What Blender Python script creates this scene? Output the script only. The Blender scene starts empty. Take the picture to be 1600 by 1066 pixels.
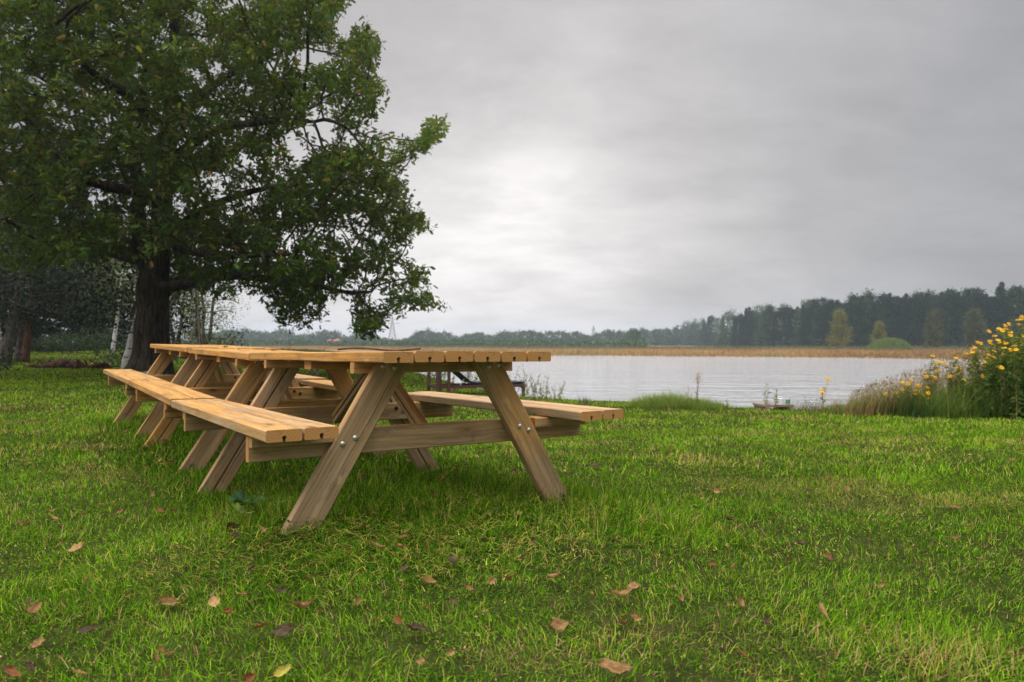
import bpy, math
import numpy as np
from mathutils import Matrix, Vector, Euler
S = bpy.context.scene
COL = S.collection
R_ = math.radians
rng = np.random.default_rng(7)
F, HY, CH = 1100.0, 536.5, 0.789      # lens in px of a 1600 px frame, horizon row, camera height

# ------------------------------------------------------------------ camera, world, sun, exposure
cam = bpy.data.cameras.new("camera"); camo = bpy.data.objects.new("camera", cam); COL.objects.link(camo)
cam.sensor_width = 36.0; cam.lens = 36.0 * F / 1600
camo.location = (0, 0, CH)
camo.rotation_euler = (R_(90) + math.atan(3.5 / F), 0, 0)
cam.clip_start = 0.05; cam.clip_end = 6000
cam.dof.use_dof = True; cam.dof.focus_distance = 3.0; cam.dof.aperture_fstop = 4.0
S.camera = camo

SUN_EL, SUN_AZ = R_(44), R_(-125)       # azimuth measured from +Y towards +X
def build_world():
    w = bpy.data.worlds.new("World"); S.world = w; w.use_nodes = True
    nt = w.node_tree; nt.nodes.clear(); N = nt.nodes; L = nt.links
    def n(t, **k):
        o = N.new(t)
        for a, b in k.items(): setattr(o, a, b)
        return o
    def m(op, a, b=None, c=None, clamp=False):
        o = n('ShaderNodeMath', operation=op, use_clamp=clamp)
        for i, v in enumerate((a, b, c)):
            if v is None: continue
            if isinstance(v, (int, float)): o.inputs[i].default_value = v
            else: L.new(v, o.inputs[i])
        return o.outputs[0]
    def rgb(a, b, fac):
        o = n('ShaderNodeMix', data_type='RGBA')
        for i, v in ((6, a), (7, b)):
            if isinstance(v, tuple): o.inputs[i].default_value = (*v, 1)
            else: L.new(v, o.inputs[i])
        L.new(fac, o.inputs[0]); return o.outputs[2]
    sky = n('ShaderNodeTexSky', sky_type='NISHITA'); sky.sun_disc = False
    sky.sun_elevation = SUN_EL; sky.sun_rotation = SUN_AZ; sky.air_density = 1.5; sky.dust_density = 3
    b1 = n('ShaderNodeBackground'); b1.inputs[1].default_value = 0.1; L.new(sky.outputs[0], b1.inputs[0])
    tc = n('ShaderNodeTexCoord'); sep = n('ShaderNodeSeparateXYZ'); L.new(tc.outputs['Generated'], sep.inputs[0])
    x, y, z = sep.outputs
    zc = m('MAXIMUM', z, 0.0)
    den = m('ADD', zc, 0.32)
    cx = m('DIVIDE', x, den); cy = m('DIVIDE', y, den)
    cv = n('ShaderNodeCombineXYZ'); L.new(cx, cv.inputs[0]); L.new(cy, cv.inputs[1])
    def noise(scale, detail, rough, off, dist=0.0):
        mp = n('ShaderNodeMapping'); mp.inputs['Location'].default_value = off; mp.inputs['Scale'].default_value = (.8, 1.15, 1); mp.inputs['Rotation'].default_value = (0, 0, .25)
        L.new(cv.outputs[0], mp.inputs[0])
        t = n('ShaderNodeTexNoise'); t.inputs['Scale'].default_value = scale; t.inputs['Detail'].default_value = detail
        t.inputs['Roughness'].default_value = rough; t.inputs['Distortion'].default_value = dist
        L.new(mp.outputs[0], t.inputs['Vector']); return t.outputs[0]
    n1 = noise(0.55, 3, .5, (3.1, 1.7, 0), .3); n2 = noise(1.5, 4, .5, (7.1, 4.7, 0), .4)
    nn = m('ADD', m('MULTIPLY', n1, .62), m('MULTIPLY', n2, .38))
    n3 = noise(4.5, 5, .6, (2.1, 9.7, 0), .3)
    nn = m('ADD', nn, m('MULTIPLY', m('SUBTRACT', n3, .5), .30))
    f1 = m('MULTIPLY', m('SUBTRACT', nn, .36), 3.6, clamp=True)
    def glow(d, width):
        v = Vector(d).normalized()
        dot = n('ShaderNodeVectorMath', operation='DOT_PRODUCT'); dot.inputs[1].default_value = v
        L.new(tc.outputs['Generated'], dot.inputs[0])
        return m('POWER', m('MAXIMUM', dot.outputs['Value'], 0), width)
    # cloud sheet: thinner and brighter over the lake, thicker towards the right
    wide = glow((-.01, 1, .18), 8); mid = glow((.01, 1, .195), 60); low = glow((-.34, 1, .05), 40)
    lum = m('ADD', .34, m('MULTIPLY', wide, .34))
    lum = m('ADD', lum, m('MULTIPLY', mid, m('ADD', .02, m('MULTIPLY', f1, .20))))
    lum = m('ADD', lum, m('MULTIPLY', low, .22))
    lum = m('MULTIPLY', lum, m('ADD', .80, m('MULTIPLY', f1, .38)))
    hz = m('SUBTRACT', 1.0, m('MULTIPLY', zc, 16.0), clamp=True)
    lum = m('ADD', lum, m('MULTIPLY', hz, .10))
    # overcast sky: brighter overhead, brightest behind and left of the viewer where the sun stands
    up = m('MULTIPLY', m('SUBTRACT', z, .50), 2.6, clamp=True)
    g3 = glow((-.62, -.62, .55), 2.0)
    st = m('ADD', m('ADD', 1.0, m('MULTIPLY', up, 12.0)), m('MULTIPLY', g3, 1.8))
    col = rgb((.99, .985, 1.025), (1.045, 1.0, .985), m('MULTIPLY', wide, 1.2, clamp=True))
    st = m('MULTIPLY', st, lum)
    b2 = n('ShaderNodeBackground'); L.new(col, b2.inputs[0]); L.new(st, b2.inputs[1])
    mx = n('ShaderNodeMixShader'); mx.inputs[0].default_value = .95
    L.new(b1.outputs[0], mx.inputs[1]); L.new(b2.outputs[0], mx.inputs[2])
    out = n('ShaderNodeOutputWorld'); L.new(mx.outputs[0], out.inputs[0])
build_world()
sl = bpy.data.lights.new("sun", 'SUN'); sl.energy = 1.2; sl.angle = R_(25); sl.color = (1, .95, .88)
so = bpy.data.objects.new("sun", sl); COL.objects.link(so)
sd = Vector((math.sin(SUN_AZ) * math.cos(SUN_EL), math.cos(SUN_AZ) * math.cos(SUN_EL), math.sin(SUN_EL)))
so.rotation_euler = (-sd).to_track_quat('-Z', 'Y').to_euler()
S.view_settings.view_transform = 'Standard'; S.view_settings.look = 'None'
S.view_settings.exposure = 0.0; S.view_settings.gamma = 1
S.cycles.max_bounces = 8; S.cycles.transparent_max_bounces = 8; S.cycles.volume_bounces = 0
S.cycles.diffuse_bounces = 4; S.cycles.use_denoising = True

# ------------------------------------------------------------------ helpers
def tag(o, label=None, cat=None, group=None, kind=None):
    if label: o['label'] = label
    if cat: o['category'] = cat
    if group: o['group'] = group
    if kind: o['kind'] = kind
    return o
def empty(name, M=None, loc=None):
    o = bpy.data.objects.new(name, None); COL.objects.link(o); o.empty_display_size = .2
    if M is not None: o.matrix_world = M
    if loc is not None: o.location = loc
    return o
def mesh_np(name, V, faces, mats, attrs=None, smooth=False, mi=None):
    """V (n,3); faces: list of (k,m) int arrays of constant corner count"""
    me = bpy.data.meshes.new(name)
    V = np.asarray(V, np.float32)
    faces = [np.asarray(f, np.int32) for f in faces if len(f)]
    me.vertices.add(len(V)); me.vertices.foreach_set('co', V.ravel())
    loops = np.concatenate([f.ravel() for f in faces])
    tot = np.concatenate([np.full(len(f), f.shape[1], np.int32) for f in faces])
    st = np.concatenate([[0], np.cumsum(tot)[:-1]]).astype(np.int32)
    me.loops.add(len(loops)); me.loops.foreach_set('vertex_index', loops)
    me.polygons.add(len(tot)); me.polygons.foreach_set('loop_start', st); me.polygons.foreach_set('loop_total', tot)
    for m_ in (mats if isinstance(mats, (list, tuple)) else [mats]): me.materials.append(m_)
    if mi is not None: me.polygons.foreach_set('material_index', np.asarray(mi, np.int32))
    me.update(calc_edges=True)
    me.polygons.foreach_set('use_smooth', np.full(len(tot), bool(smooth)))
    for k, a in (attrs or {}).items():
        a = np.asarray(a, np.float32)
        if a.ndim == 1:
            t = me.attributes.new(k, 'FLOAT', 'POINT'); t.data.foreach_set('value', a)
        else:
            t = me.attributes.new(k, 'FLOAT_VECTOR', 'POINT'); t.data.foreach_set('vector', a.ravel())
    me.validate()
    return me
def obj(name, me, parent=None):
    o = bpy.data.objects.new(name, me); COL.objects.link(o)
    if parent is not None: o.parent = parent
    return o
class MB:
    """collects pieces into one mesh"""
    def __init__(s): s.V = []; s.F = {}; s.A = {}; s.n = 0; s.M = {}
    def add(s, V, F, attrs=None, m=0):
        V = np.asarray(V, float)
        for f in F:
            f = np.asarray(f, int)
            if len(f) == 0: continue
            s.F.setdefault(f.shape[1], []).append(f + s.n); s.M.setdefault(f.shape[1], []).append(np.full(len(f), m))
        s.V.append(V); s.n += len(V)
        for k, a in (attrs or {}).items(): s.A.setdefault(k, []).append(np.asarray(a, float))
    def mesh(s, name, mats, smooth=False):
        ks = sorted(s.F)
        return mesh_np(name, np.concatenate(s.V), [np.concatenate(s.F[k]) for k in ks], mats,
                       {k: np.concatenate(a) for k, a in s.A.items()}, smooth, np.concatenate([np.concatenate(s.M[k]) for k in ks]))
    def build(s, name, mats, parent=None, smooth=False): return obj(name, s.mesh(name, mats, smooth), parent)
def hsh(ix, iy, seed):
    h = (ix.astype(np.int64) * 374761393 + iy.astype(np.int64) * 668265263 + seed * 1442695041) & 0xffffffff
    h = ((h ^ (h >> 13)) * 1274126177) & 0xffffffff
    return ((h ^ (h >> 16)) & 0xffff) / 65535.0
def vnoise(x, y, seed=0):
    x = np.asarray(x, float); y = np.asarray(y, float)
    ix = np.floor(x); iy = np.floor(y); fx = x - ix; fy = y - iy
    fx = fx * fx * (3 - 2 * fx); fy = fy * fy * (3 - 2 * fy)
    a = hsh(ix, iy, seed); b = hsh(ix + 1, iy, seed); c = hsh(ix, iy + 1, seed); d = hsh(ix + 1, iy + 1, seed)
    return (a * (1 - fx) + b * fx) * (1 - fy) + (c * (1 - fx) + d * fx) * fy
def fbm(x, y, seed=0, o=3):
    s = 0; a = .5; t = 0
    for i in range(o): s = s + a * vnoise(x * 2 ** i, y * 2 ** i, seed + i); t += a; a *= .5
    return s / t
def sstep(a, b, x):
    t = np.clip((x - a) / (b - a), 0, 1); return t * t * (3 - 2 * t)

# ------------------------------------------------------------------ materials
def mat(name):
    m = bpy.data.materials.new(name); m.use_nodes = True; m.node_tree.nodes.clear(); return m
class NT:
    def __init__(s, m): s.t = m.node_tree
    def n(s, ty, **k):
        o = s.t.nodes.new(ty)
        for a, b in k.items(): setattr(o, a, b)
        return o
    def l(s, a, b): s.t.links.new(a, b)
    def set(s, sock, v):
        if isinstance(v, bpy.types.NodeSocket): s.l(v, sock)
        elif isinstance(v, tuple) and len(v) == 3 and sock.type == 'RGBA': sock.default_value = (*v, 1)
        else: sock.default_value = v
    def m(s, op, a, b=None, clamp=False):
        o = s.n('ShaderNodeMath', operation=op, use_clamp=clamp); s.set(o.inputs[0], a)
        if b is not None: s.set(o.inputs[1], b)
        return o.outputs[0]
    def mix(s, f, a, b, bt='MIX'):
        o = s.n('ShaderNodeMix', data_type='RGBA', blend_type=bt); s.set(o.inputs[0], f); s.set(o.inputs[6], a); s.set(o.inputs[7], b); return o.outputs[2]
    def noise(s, vec, scale, detail=3, rough=.5, dist=0):
        o = s.n('ShaderNodeTexNoise'); o.inputs['Scale'].default_value = scale; o.inputs['Detail'].default_value = detail
        o.inputs['Roughness'].default_value = rough; o.inputs['Distortion'].default_value = dist; s.l(vec, o.inputs['Vector']); return o.outputs[0]
    def map(s, vec, sc=(1, 1, 1), loc=(0, 0, 0)):
        o = s.n('ShaderNodeMapping'); o.inputs['Scale'].default_value = sc; o.inputs['Location'].default_value = loc; s.l(vec, o.inputs[0]); return o.outputs[0]
    def attr(s, name, vec=False):
        o = s.n('ShaderNodeAttribute', attribute_name=name); return o.outputs['Vector' if vec else 'Fac']
    def ramp(s, f, stops):
        o = s.n('ShaderNodeValToRGB'); e = o.color_ramp.elements
        while len(e) < len(stops): e.new(.5)
        for i, (p, c) in enumerate(stops): e[i].position = p; e[i].color = (*c, 1)
        s.l(f, o.inputs[0]); return o.outputs[0]
    def step(s, f, a, b):
        o = s.n('ShaderNodeMapRange', interpolation_type='SMOOTHSTEP'); o.inputs[1].default_value = a; o.inputs[2].default_value = b; s.l(f, o.inputs[0]); return o.outputs[0]
    def bump(s, h, strength, dist=.01):
        o = s.n('ShaderNodeBump'); o.inputs['Strength'].default_value = strength; o.inputs['Distance'].default_value = dist; s.l(h, o.inputs['Height']); return o.outputs[0]
    def pbr(s, col, rough=.7, normal=None, spec=.3, metal=0):
        o = s.n('ShaderNodeBsdfPrincipled'); s.set(o.inputs['Base Color'], col); s.set(o.inputs['Roughness'], rough)
        o.inputs['Specular IOR Level'].default_value = spec; o.inputs['Metallic'].default_value = metal
        if normal is not None: s.l(normal, o.inputs['Normal'])
        return o.outputs[0]
    def out(s, sh):
        o = s.n('ShaderNodeOutputMaterial'); s.l(sh, o.inputs[0])

def m_leaf(name, stops, transl=.35, rough=.55, spec=.18):
    m = mat(name); t = NT(m); r = t.attr('rnd'); col = t.ramp(r, stops)
    sh = t.pbr(col, rough, spec=spec)
    tr = t.n('ShaderNodeBsdfTranslucent'); c2 = t.mix(.35, col, (.42, .46, .06), 'MIX'); t.set(tr.inputs[0], c2 if transl > .2 else col)
    mx = t.n('ShaderNodeMixShader'); mx.inputs[0].default_value = transl; t.l(sh, mx.inputs[1]); t.l(tr.outputs[0], mx.inputs[2])
    t.out(mx.outputs[0]); return m
def m_plain(name, col, rough=.7, var=.25, scale=8, spec=.3, metal=0, bump=.2, bd=.01):
    m = mat(name); t = NT(m); tc = t.n('ShaderNodeTexCoord').outputs['Object']
    f = t.noise(tc, scale, 4, .6); c = t.mix(f, tuple(v * (1 - var) for v in col), tuple(min(1, v * (1 + var)) for v in col))
    t.out(t.pbr(c, rough, t.bump(f, bump, bd), spec, metal)); return m

def m_wood():
    m = mat('weathered_pine'); t = NT(m)
    g = t.attr('gc', True); we = t.attr('wthr'); en = t.attr('endg')
    # wobble so the grain is not ruler straight
    wob = t.noise(t.map(g, (1.6, 5, 5)), 1, 2, .5)
    sx = t.n('ShaderNodeSeparateXYZ'); t.l(g, sx.inputs[0])
    cb = t.n('ShaderNodeCombineXYZ'); t.l(sx.outputs[0], cb.inputs[0]); t.l(t.m('ADD', sx.outputs[1], t.m('MULTIPLY', wob, .05)), cb.inputs[1]); t.l(sx.outputs[2], cb.inputs[2])
    gv = cb.outputs[0]
    grain = t.noise(t.map(gv, (2.2, 75, 75)), 1, 5, .6)
    bands = t.noise(t.map(gv, (.9, 26, 26)), 1, 2, .5, .6)
    fine = t.noise(t.map(gv, (12, 420, 420)), 1, 3, .6)
    big = t.noise(t.map(gv, (1.6, 5, 5), (3, 1, 2)), 1, 3, .6)
    stain = t.noise(t.map(gv, (7, 17, 17), (8, 3, 2)), 1, 5, .7)
    orange = t.ramp(grain, [(.25, (.25, .105, .02)), (.45, (.39, .18, .03)), (.6, (.50, .255, .05)), (.8, (.62, .38, .12))])
    grey = t.ramp(grain, [(.25, (.20, .13, .065)), (.45, (.32, .215, .112)), (.6, (.41, .285, .16)), (.8, (.52, .39, .25))])
    nz = t.n('ShaderNodeSeparateXYZ'); t.l(t.n('ShaderNodeNewGeometry').outputs['Normal'], nz.inputs[0]); we = t.m('SUBTRACT', we, t.m('MULTIPLY', nz.outputs[2], .22))
    f = t.step(t.m('ADD', we, t.m('MULTIPLY', t.m('SUBTRACT', big, .5), 1.3)), .2, .85)
    col = t.mix(f, orange, grey)
    col = t.mix(t.m('MULTIPLY', t.step(bands, .46, .66), .42), col, (.19, .11, .05), 'MIX')
    col = t.mix(t.m('MULTIPLY', t.step(fine, .45, .75), .25), col, (.62, .5, .34))
    col = t.mix(t.m('MULTIPLY', t.step(stain, .52, .72), .5), col, (.11, .07, .04))
    col = t.mix(t.m('MULTIPLY', t.step(t.noise(t.map(gv, (9, 20, 20), (1, 9, 4)), 1, 5, .7), .6, .72), .5), col, (.62, .42, .2))
    # knots
    vo = t.n('ShaderNodeTexVoronoi'); t.l(t.map(gv, (2.6, 7.5, 7.5)), vo.inputs['Vector']); vo.inputs['Scale'].default_value = 1; vo.inputs['Randomness'].default_value = 1
    kd = t.m('ADD', vo.outputs['Distance'], t.m('MULTIPLY', t.m('SUBTRACT', stain, .5), .06))
    kr = t.m('SUBTRACT', 1, t.step(kd, .05, .11)); ring = t.m('SUBTRACT', 1, t.step(kd, .09, .26))
    col = t.mix(t.m('MULTIPLY', ring, .55), col, (.26, .13, .045)); col = t.mix(t.m('MULTIPLY', kr, .8), col, (.085, .038, .015))
    # drying cracks
    cr = t.noise(t.map(gv, (.9, 55, 55), (5, 5, 5)), 1, 2, .5); crk = t.step(cr, .70, .73)
    col = t.mix(t.m('MULTIPLY', crk, .85), col, (.03, .018, .01))
    # end grain: growth rings
    wv = t.n('ShaderNodeTexWave', wave_type='RINGS', rings_direction='X'); t.l(t.map(g, (1, 1, 1)), wv.inputs['Vector']); wv.inputs['Scale'].default_value = 28; wv.inputs['Distortion'].default_value = 1.5; wv.inputs['Detail'].default_value = 2
    ec = t.mix(wv.outputs[0], (.38, .17, .035), (.47, .23, .055)); ec = t.mix(t.m('MULTIPLY', stain, .6), ec, (.34, .2, .09))
    ec = t.mix(t.m('MULTIPLY', t.step(stain, .55, .7), .4), ec, (.16, .09, .04))
    col = t.mix(en, col, ec)
    hgt = t.m('SUBTRACT', t.m('ADD', t.m('MULTIPLY', grain, .5), t.m('MULTIPLY', fine, .35)), t.m('MULTIPLY', crk, 1.2))
    t.out(t.pbr(col, t.m('ADD', .5, t.m('MULTIPLY', grain, .35)), t.bump(hgt, .55, .0022), .3)); return m
WOOD = m_wood()
STEEL = m_plain('galvanised_steel', (.5, .5, .42), .35, .2, 60, .5, .8, .1)
RUST = m_plain('dark_nut', (.03, .022, .018), .6, .3, 60)

def m_ground():
    m = mat('ground_soil_and_turf'); t = NT(m)
    p = t.n('ShaderNodeNewGeometry').outputs['Position']
    n1 = t.noise(p, 9, 5, .7); n2 = t.noise(p, .9, 3, .5); n3 = t.noise(p, 60, 3, .6)
    turf = t.mix(t.step(n1, .35, .65), (.018, .022, .006), (.04, .045, .012)); turf = t.mix(t.m('MULTIPLY', t.step(n2, .5, .7), .5), turf, (.05, .055, .018))
    turf = t.mix(t.m('MULTIPLY', n3, .3), turf, (.04, .03, .015))
    far = t.ramp(t.noise(t.map(p, (.05, .02, .1)), 1, 4, .6), [(.3, (.20, .145, .075)), (.55, (.26, .18, .09)), (.75, (.15, .14, .07))])
    sp = t.n('ShaderNodeSeparateXYZ'); t.l(p, sp.inputs[0])
    f = t.step(sp.outputs[1], 60, 80)
    col = t.mix(f, turf, far)
    t.out(t.pbr(col, 1.0, t.bump(n1, .5, .03), .0)); return m
GROUND = m_ground()
def m_water():
    m = mat('lake_water'); t = NT(m); p = t.n('ShaderNodeNewGeometry').outputs['Position']
    a = t.noise(t.map(p, (1.0, 2.8, 1)), 1, 4, .6, .3); b = t.noise(t.map(p, (.3, .95, 1), (4, 2, 0)), 1, 3, .5, .3)
    c = t.noise(t.map(p, (.13, .36, 1), (9, 2, 0)), 1, 3, .55, .3); g = t.noise(t.map(p, (.04, .1, 1), (1, 2, 0)), 1, 2, .5)
    h = t.m('ADD', t.m('MULTIPLY', a, .24), t.m('MULTIPLY', b, .55)); h = t.m('ADD', h, t.m('MULTIPLY', c, .30)); h = t.m('MULTIPLY', h, t.m('ADD', .5, t.m('MULTIPLY', g, 1.0)))
    o = t.n('ShaderNodeBsdfPrincipled'); o.inputs['Base Color'].default_value = (.30, .31, .315, 1); o.inputs['Roughness'].default_value = .08
    o.inputs['IOR'].default_value = 1.4; o.inputs['Specular IOR Level'].default_value = .6; t.l(t.bump(h, 1.0, 1.0), o.inputs['Normal'])
    t.out(o.outputs[0]); return m
WATER = m_water()
def m_grass():
    m = mat('grass_blades'); t = NT(m); r = t.attr('rnd')
    col = t.ramp(r, [(0, (.012, .04, .003)), (.2, (.055, .155, .006)), (.42, (.15, .315, .010)), (.6, (.26, .43, .018)), (.74, (.39, .42, .05)), (.82, (.30, .20, .055)), (.92, (.46, .34, .16)), (1, (.36, .16, .05))])
    sh = t.pbr(col, .7, spec=.0); tr = t.n('ShaderNodeBsdfTranslucent'); t.set(tr.inputs[0], t.mix(.25, col, (.26, .36, .015)))
    mx = t.n('ShaderNodeMixShader'); mx.inputs[0].default_value = .22; t.l(sh, mx.inputs[1]); t.l(tr.outputs[0], mx.inputs[2]); t.out(mx.outputs[0]); return m
GRASS = m_grass()
def m_bark(name, dark, light, sc=1.0, bd=.03):
    m = mat(name); t = NT(m); tc = t.n('ShaderNodeTexCoord').outputs['Object']
    a = t.noise(t.map(tc, (16 * sc, 16 * sc, 2.6 * sc)), 1, 5, .65, .4); b = t.noise(tc, 1.5, 3, .5)
    c = t.mix(t.step(a, .35, .65), dark, light); c = t.mix(t.m('MULTIPLY', t.step(b, .5, .75), .4), c, (.05, .06, .03))
    t.out(t.pbr(c, .95, t.bump(a, .9, bd), .1)); return m
OAKBARK = m_bark('oak_bark', (.018, .014, .010), (.075, .058, .042))
GREYBARK = m_bark('grey_bark', (.05, .042, .035), (.16, .14, .12))
PINEBARK = m_bark('pine_bark', (.06, .035, .022), (.20, .10, .06))
def m_birch():
    m = mat('birch_bark'); t = NT(m); tc = t.n('ShaderNodeTexCoord').outputs['Object']
    a = t.noise(t.map(tc, (6, 6, 16)), 1, 4, .6, .3); b = t.noise(t.map(tc, (3, 3, 2)), 1, 3, .6)
    c = t.mix(t.step(a, .56, .63), (.55, .52, .47), (.04, .035, .03)); c = t.mix(t.step(b, .6, .7), c, (.10, .08, .065))
    t.out(t.pbr(c, .85, t.bump(a, .4, .01), .15)); return m
BIRCH = m_birch()
OAKLEAF = m_leaf('oak_leaf', [(0, (.012, .030, .005)), (.3, (.026, .064, .006)), (.6, (.06, .135, .010)), (.8, (.15, .22, .016)), (.9, (.28, .25, .03)), (.96, (.22, .11, .03)), (1, (.12, .05, .02))], .32)
DARKLEAF = m_leaf('dark_foliage', [(0, (.006, .014, .005)), (.5, (.015, .030, .009)), (.85, (.035, .05, .014)), (1, (.08, .06, .025))], .10)
WILLOWLEAF = m_leaf('willow_leaf', [(0, (.06, .10, .025)), (.6, (.13, .19, .045)), (1, (.26, .25, .07))], .35)
BRONZELEAF = m_leaf('bronze_leaf', [(0, (.05, .03, .022)), (.6, (.10, .055, .04)), (1, (.16, .12, .05))], .25)
PINELEAF = m_leaf('pine_needles', [(0, (.006, .020, .006)), (.6, (.016, .042, .010)), (1, (.04, .075, .016))], .1, .7, .1)
FARLEAF = m_leaf('far_foliage', [(0, (.03, .06, .018)), (.6, (.06, .105, .028)), (1, (.12, .15, .045))], .1, .8, .1)
YELLOWLEAF = m_leaf('autumn_birch_leaf', [(0, (.075, .10, .03)), (.5, (.15, .155, .04)), (1, (.33, .23, .045))], .3)
DULLBIRCH = m_leaf('dull_birch_leaf', [(0, (.05, .065, .025)), (.6, (.085, .10, .035)), (1, (.17, .13, .045))], .2)
HERBLEAF = m_leaf('herb_leaf', [(0, (.03, .07, .012)), (.5, (.07, .15, .02)), (.85, (.16, .26, .035)), (1, (.30, .26, .07))], .3)
SHADEHERB = m_leaf('woodland_herb_leaf', [(0, (.015, .035, .008)), (.6, (.035, .07, .015)), (1, (.10, .13, .03))], .2)
PETAL = m_leaf('yellow_petal', [(0, (.78, .38, .004)), (1, (.88, .55, .010))], .3)
DISC = m_plain('flower_centre', (.30, .16, .02), .9)
REED = m_leaf('dry_reed', [(0, (.22, .14, .06)), (.5, (.36, .225, .095)), (.8, (.43, .29, .13)), (1, (.16, .17, .08))], .2, .8, .1)
OLIVEREED = m_leaf('olive_reed', [(0, (.09, .10, .05)), (.6, (.14, .14, .07)), (1, (.20, .17, .09))], .2, .8, .1)
DRYSTALK = m_leaf('dry_stalk', [(0, (.10, .085, .02)), (.5, (.23, .145, .055)), (1, (.36, .25, .11))], .2, .8, .1)

# ------------------------------------------------------------------ terrain
SX = np.array([-400, -60, -20, -12, -8, -4, -1.5, 0, 3, 6, 10, 20, 60, 400.]); SY = np.array([900, 400, 95, 45, 32, 23, 16.5, 13.1, 10.9, 10.3, 9.7, 9, 7, 0.])
UX = np.array([-3, -.8, -.35, -.1, .06, .145, .436, .62, .9, 3]); UY = np.array([230, 220, 185, 140, 112, 110, 97, 87, 75, 60.])
LAKE = -1.2
def hgt(x, y):
    x = np.asarray(x, float); y = np.asarray(y, float)
    ys = np.interp(x, SX, SY) + .35 * (vnoise(x * .9, y * 0, 5) - .5) + .15 * (vnoise(x * 3.1, y * 0, 6) - .5)
    d = ys - y
    base = .02 * np.sin(x * .7 + 1) * np.cos(y * .6) + .05 * (fbm(x * .8, y * .8, 3) - .5)
    base = base - .19 * sstep(4.0, 9.5, y) * sstep(-3.5, .5, x) + .10 * sstep(9, 15, y) * sstep(2.5, 6, -x)
    base = base + .065 * np.exp(-(((x + .3) / 1.0) ** 2 + ((y - 2.9) / .75) ** 2) ** 2)
    base = base + .05 * np.exp(-(((x + .80) / .42) ** 2 + ((y - 2.6) / .35) ** 2))
    base = base + .25 * sstep(22, 40, y) * sstep(14, 20, -x)
    base = base - 1.15 * sstep(55, 105, y)
    z = base + (-2.6 - base) * sstep(-.05, 1.5, -d)
    u = x / np.maximum(y, 1); yf = np.interp(u, UX, UY) * (1 + .012 * (vnoise(u * 40, u * 0, 9) - .5))
    far = sstep(-3, 2.0, y - yf)
    z2 = -2.6 + far * 1.62 + .01 * np.clip(y - yf, 0, 60) * .3
    return np.where(d > 0, z, np.maximum(z, z2)) if True else z
def H(x, y): return float(hgt(np.array([x]), np.array([y]))[0])
def build_ground():
    ang = np.concatenate([np.linspace(-180, -48, 45)[:-1], np.linspace(-48, 48, 560), np.linspace(48, 180, 45)[1:]]) * math.pi / 180
    rad = np.concatenate([[.05, .5], np.geomspace(1, 3000, 520)])
    A, Rr = np.meshgrid(ang, rad, indexing='ij')
    x = np.sin(A) * Rr; y = np.cos(A) * Rr
    z = hgt(x, y)
    na, nr = A.shape
    i = np.arange(na * nr).reshape(na, nr)
    q = np.stack([i[:-1, :-1], i[:-1, 1:], i[1:, 1:], i[1:, :-1]], -1).reshape(-1, 4)
    q = np.concatenate([q, np.stack([i[-1, :-1], i[-1, 1:], i[0, 1:], i[0, :-1]], -1).reshape(-1, 4)])
    o = obj('ground', mesh_np('ground', np.stack([x, y, z], -1).reshape(-1, 3), [q[:, ::-1]], GROUND, smooth=True)); tag(o, kind='structure')
    o['label'] = 'lawn soil sloping to the lake and reed land beyond'
build_ground()
def build_water():
    v = [(-2500, 3, LAKE), (2500, 3, LAKE), (2500, 420, LAKE), (-2500, 420, LAKE)]
    o = obj('water', mesh_np('water', v, [[[0, 1, 2, 3]]], WATER)); tag(o, 'grey rippled lake water', kind='structure')
build_water()

# ------------------------------------------------------------------ generic blades and leaves
def frames(n, up=None, tilt=.9, rg=rng):
    """random orthonormal frames: leaf axis, side, normal"""
    a = rg.uniform(0, 2 * math.pi, n); e = rg.normal(0, tilt, n)
    ax = np.stack([np.cos(a) * np.cos(e), np.sin(a) * np.cos(e), np.sin(e)], -1)
    r = rg.normal(size=(n, 3)); r[:, 2] += 1.2 if up is None else up
    sd_ = np.cross(ax, r); sd_ /= np.linalg.norm(sd_, axis=1)[:, None] + 1e-9
    return ax, sd_, np.cross(sd_, ax)
T_OAK = (np.array([[0, 0, 0], [.16, .10, .02], [.30, .20, .04], [.38, .10, .02], [.58, .27, .05], [.66, .12, .02], [.84, .19, .03], [1, 0, -.06],
                   [.84, -.19, .03], [.66, -.12, .02], [.58, -.27, .05], [.38, -.10, .02], [.30, -.20, .04], [.16, -.10, .02]]),
         [np.array([[0, 1, 3, 5], [5, 7, 9, 11], [0, 5, 11, 13]]), np.array([[1, 2, 3], [3, 4, 5], [5, 6, 7], [7, 8, 9], [9, 10, 11], [11, 12, 13]])])
T_OAK = (T_OAK[0], [np.array([[0, 5, 7, 9], [0, 9, 11, 13], [0, 1, 3, 5]]), T_OAK[1][1]])
T_DIA = (np.array([[0, 0, 0], [.45, .26, .06], [1, 0, -.05], [.45, -.26, .06]]), [np.array([[0, 1, 2, 3]])])
T_THIN = (np.array([[0, 0, 0], [.4, .10, .03], [1, 0, -.1], [.4, -.10, .03]]), [np.array([[0, 1, 2, 3]])])
T_LANCE = (np.array([[0, 0, 0], [.25, .15, .04], [.6, .13, .02], [1, 0, -.18], [.6, -.13, .02], [.25, -.15, .04]]), [np.array([[0, 1, 2, 3], [0, 3, 4, 5]])])
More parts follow.
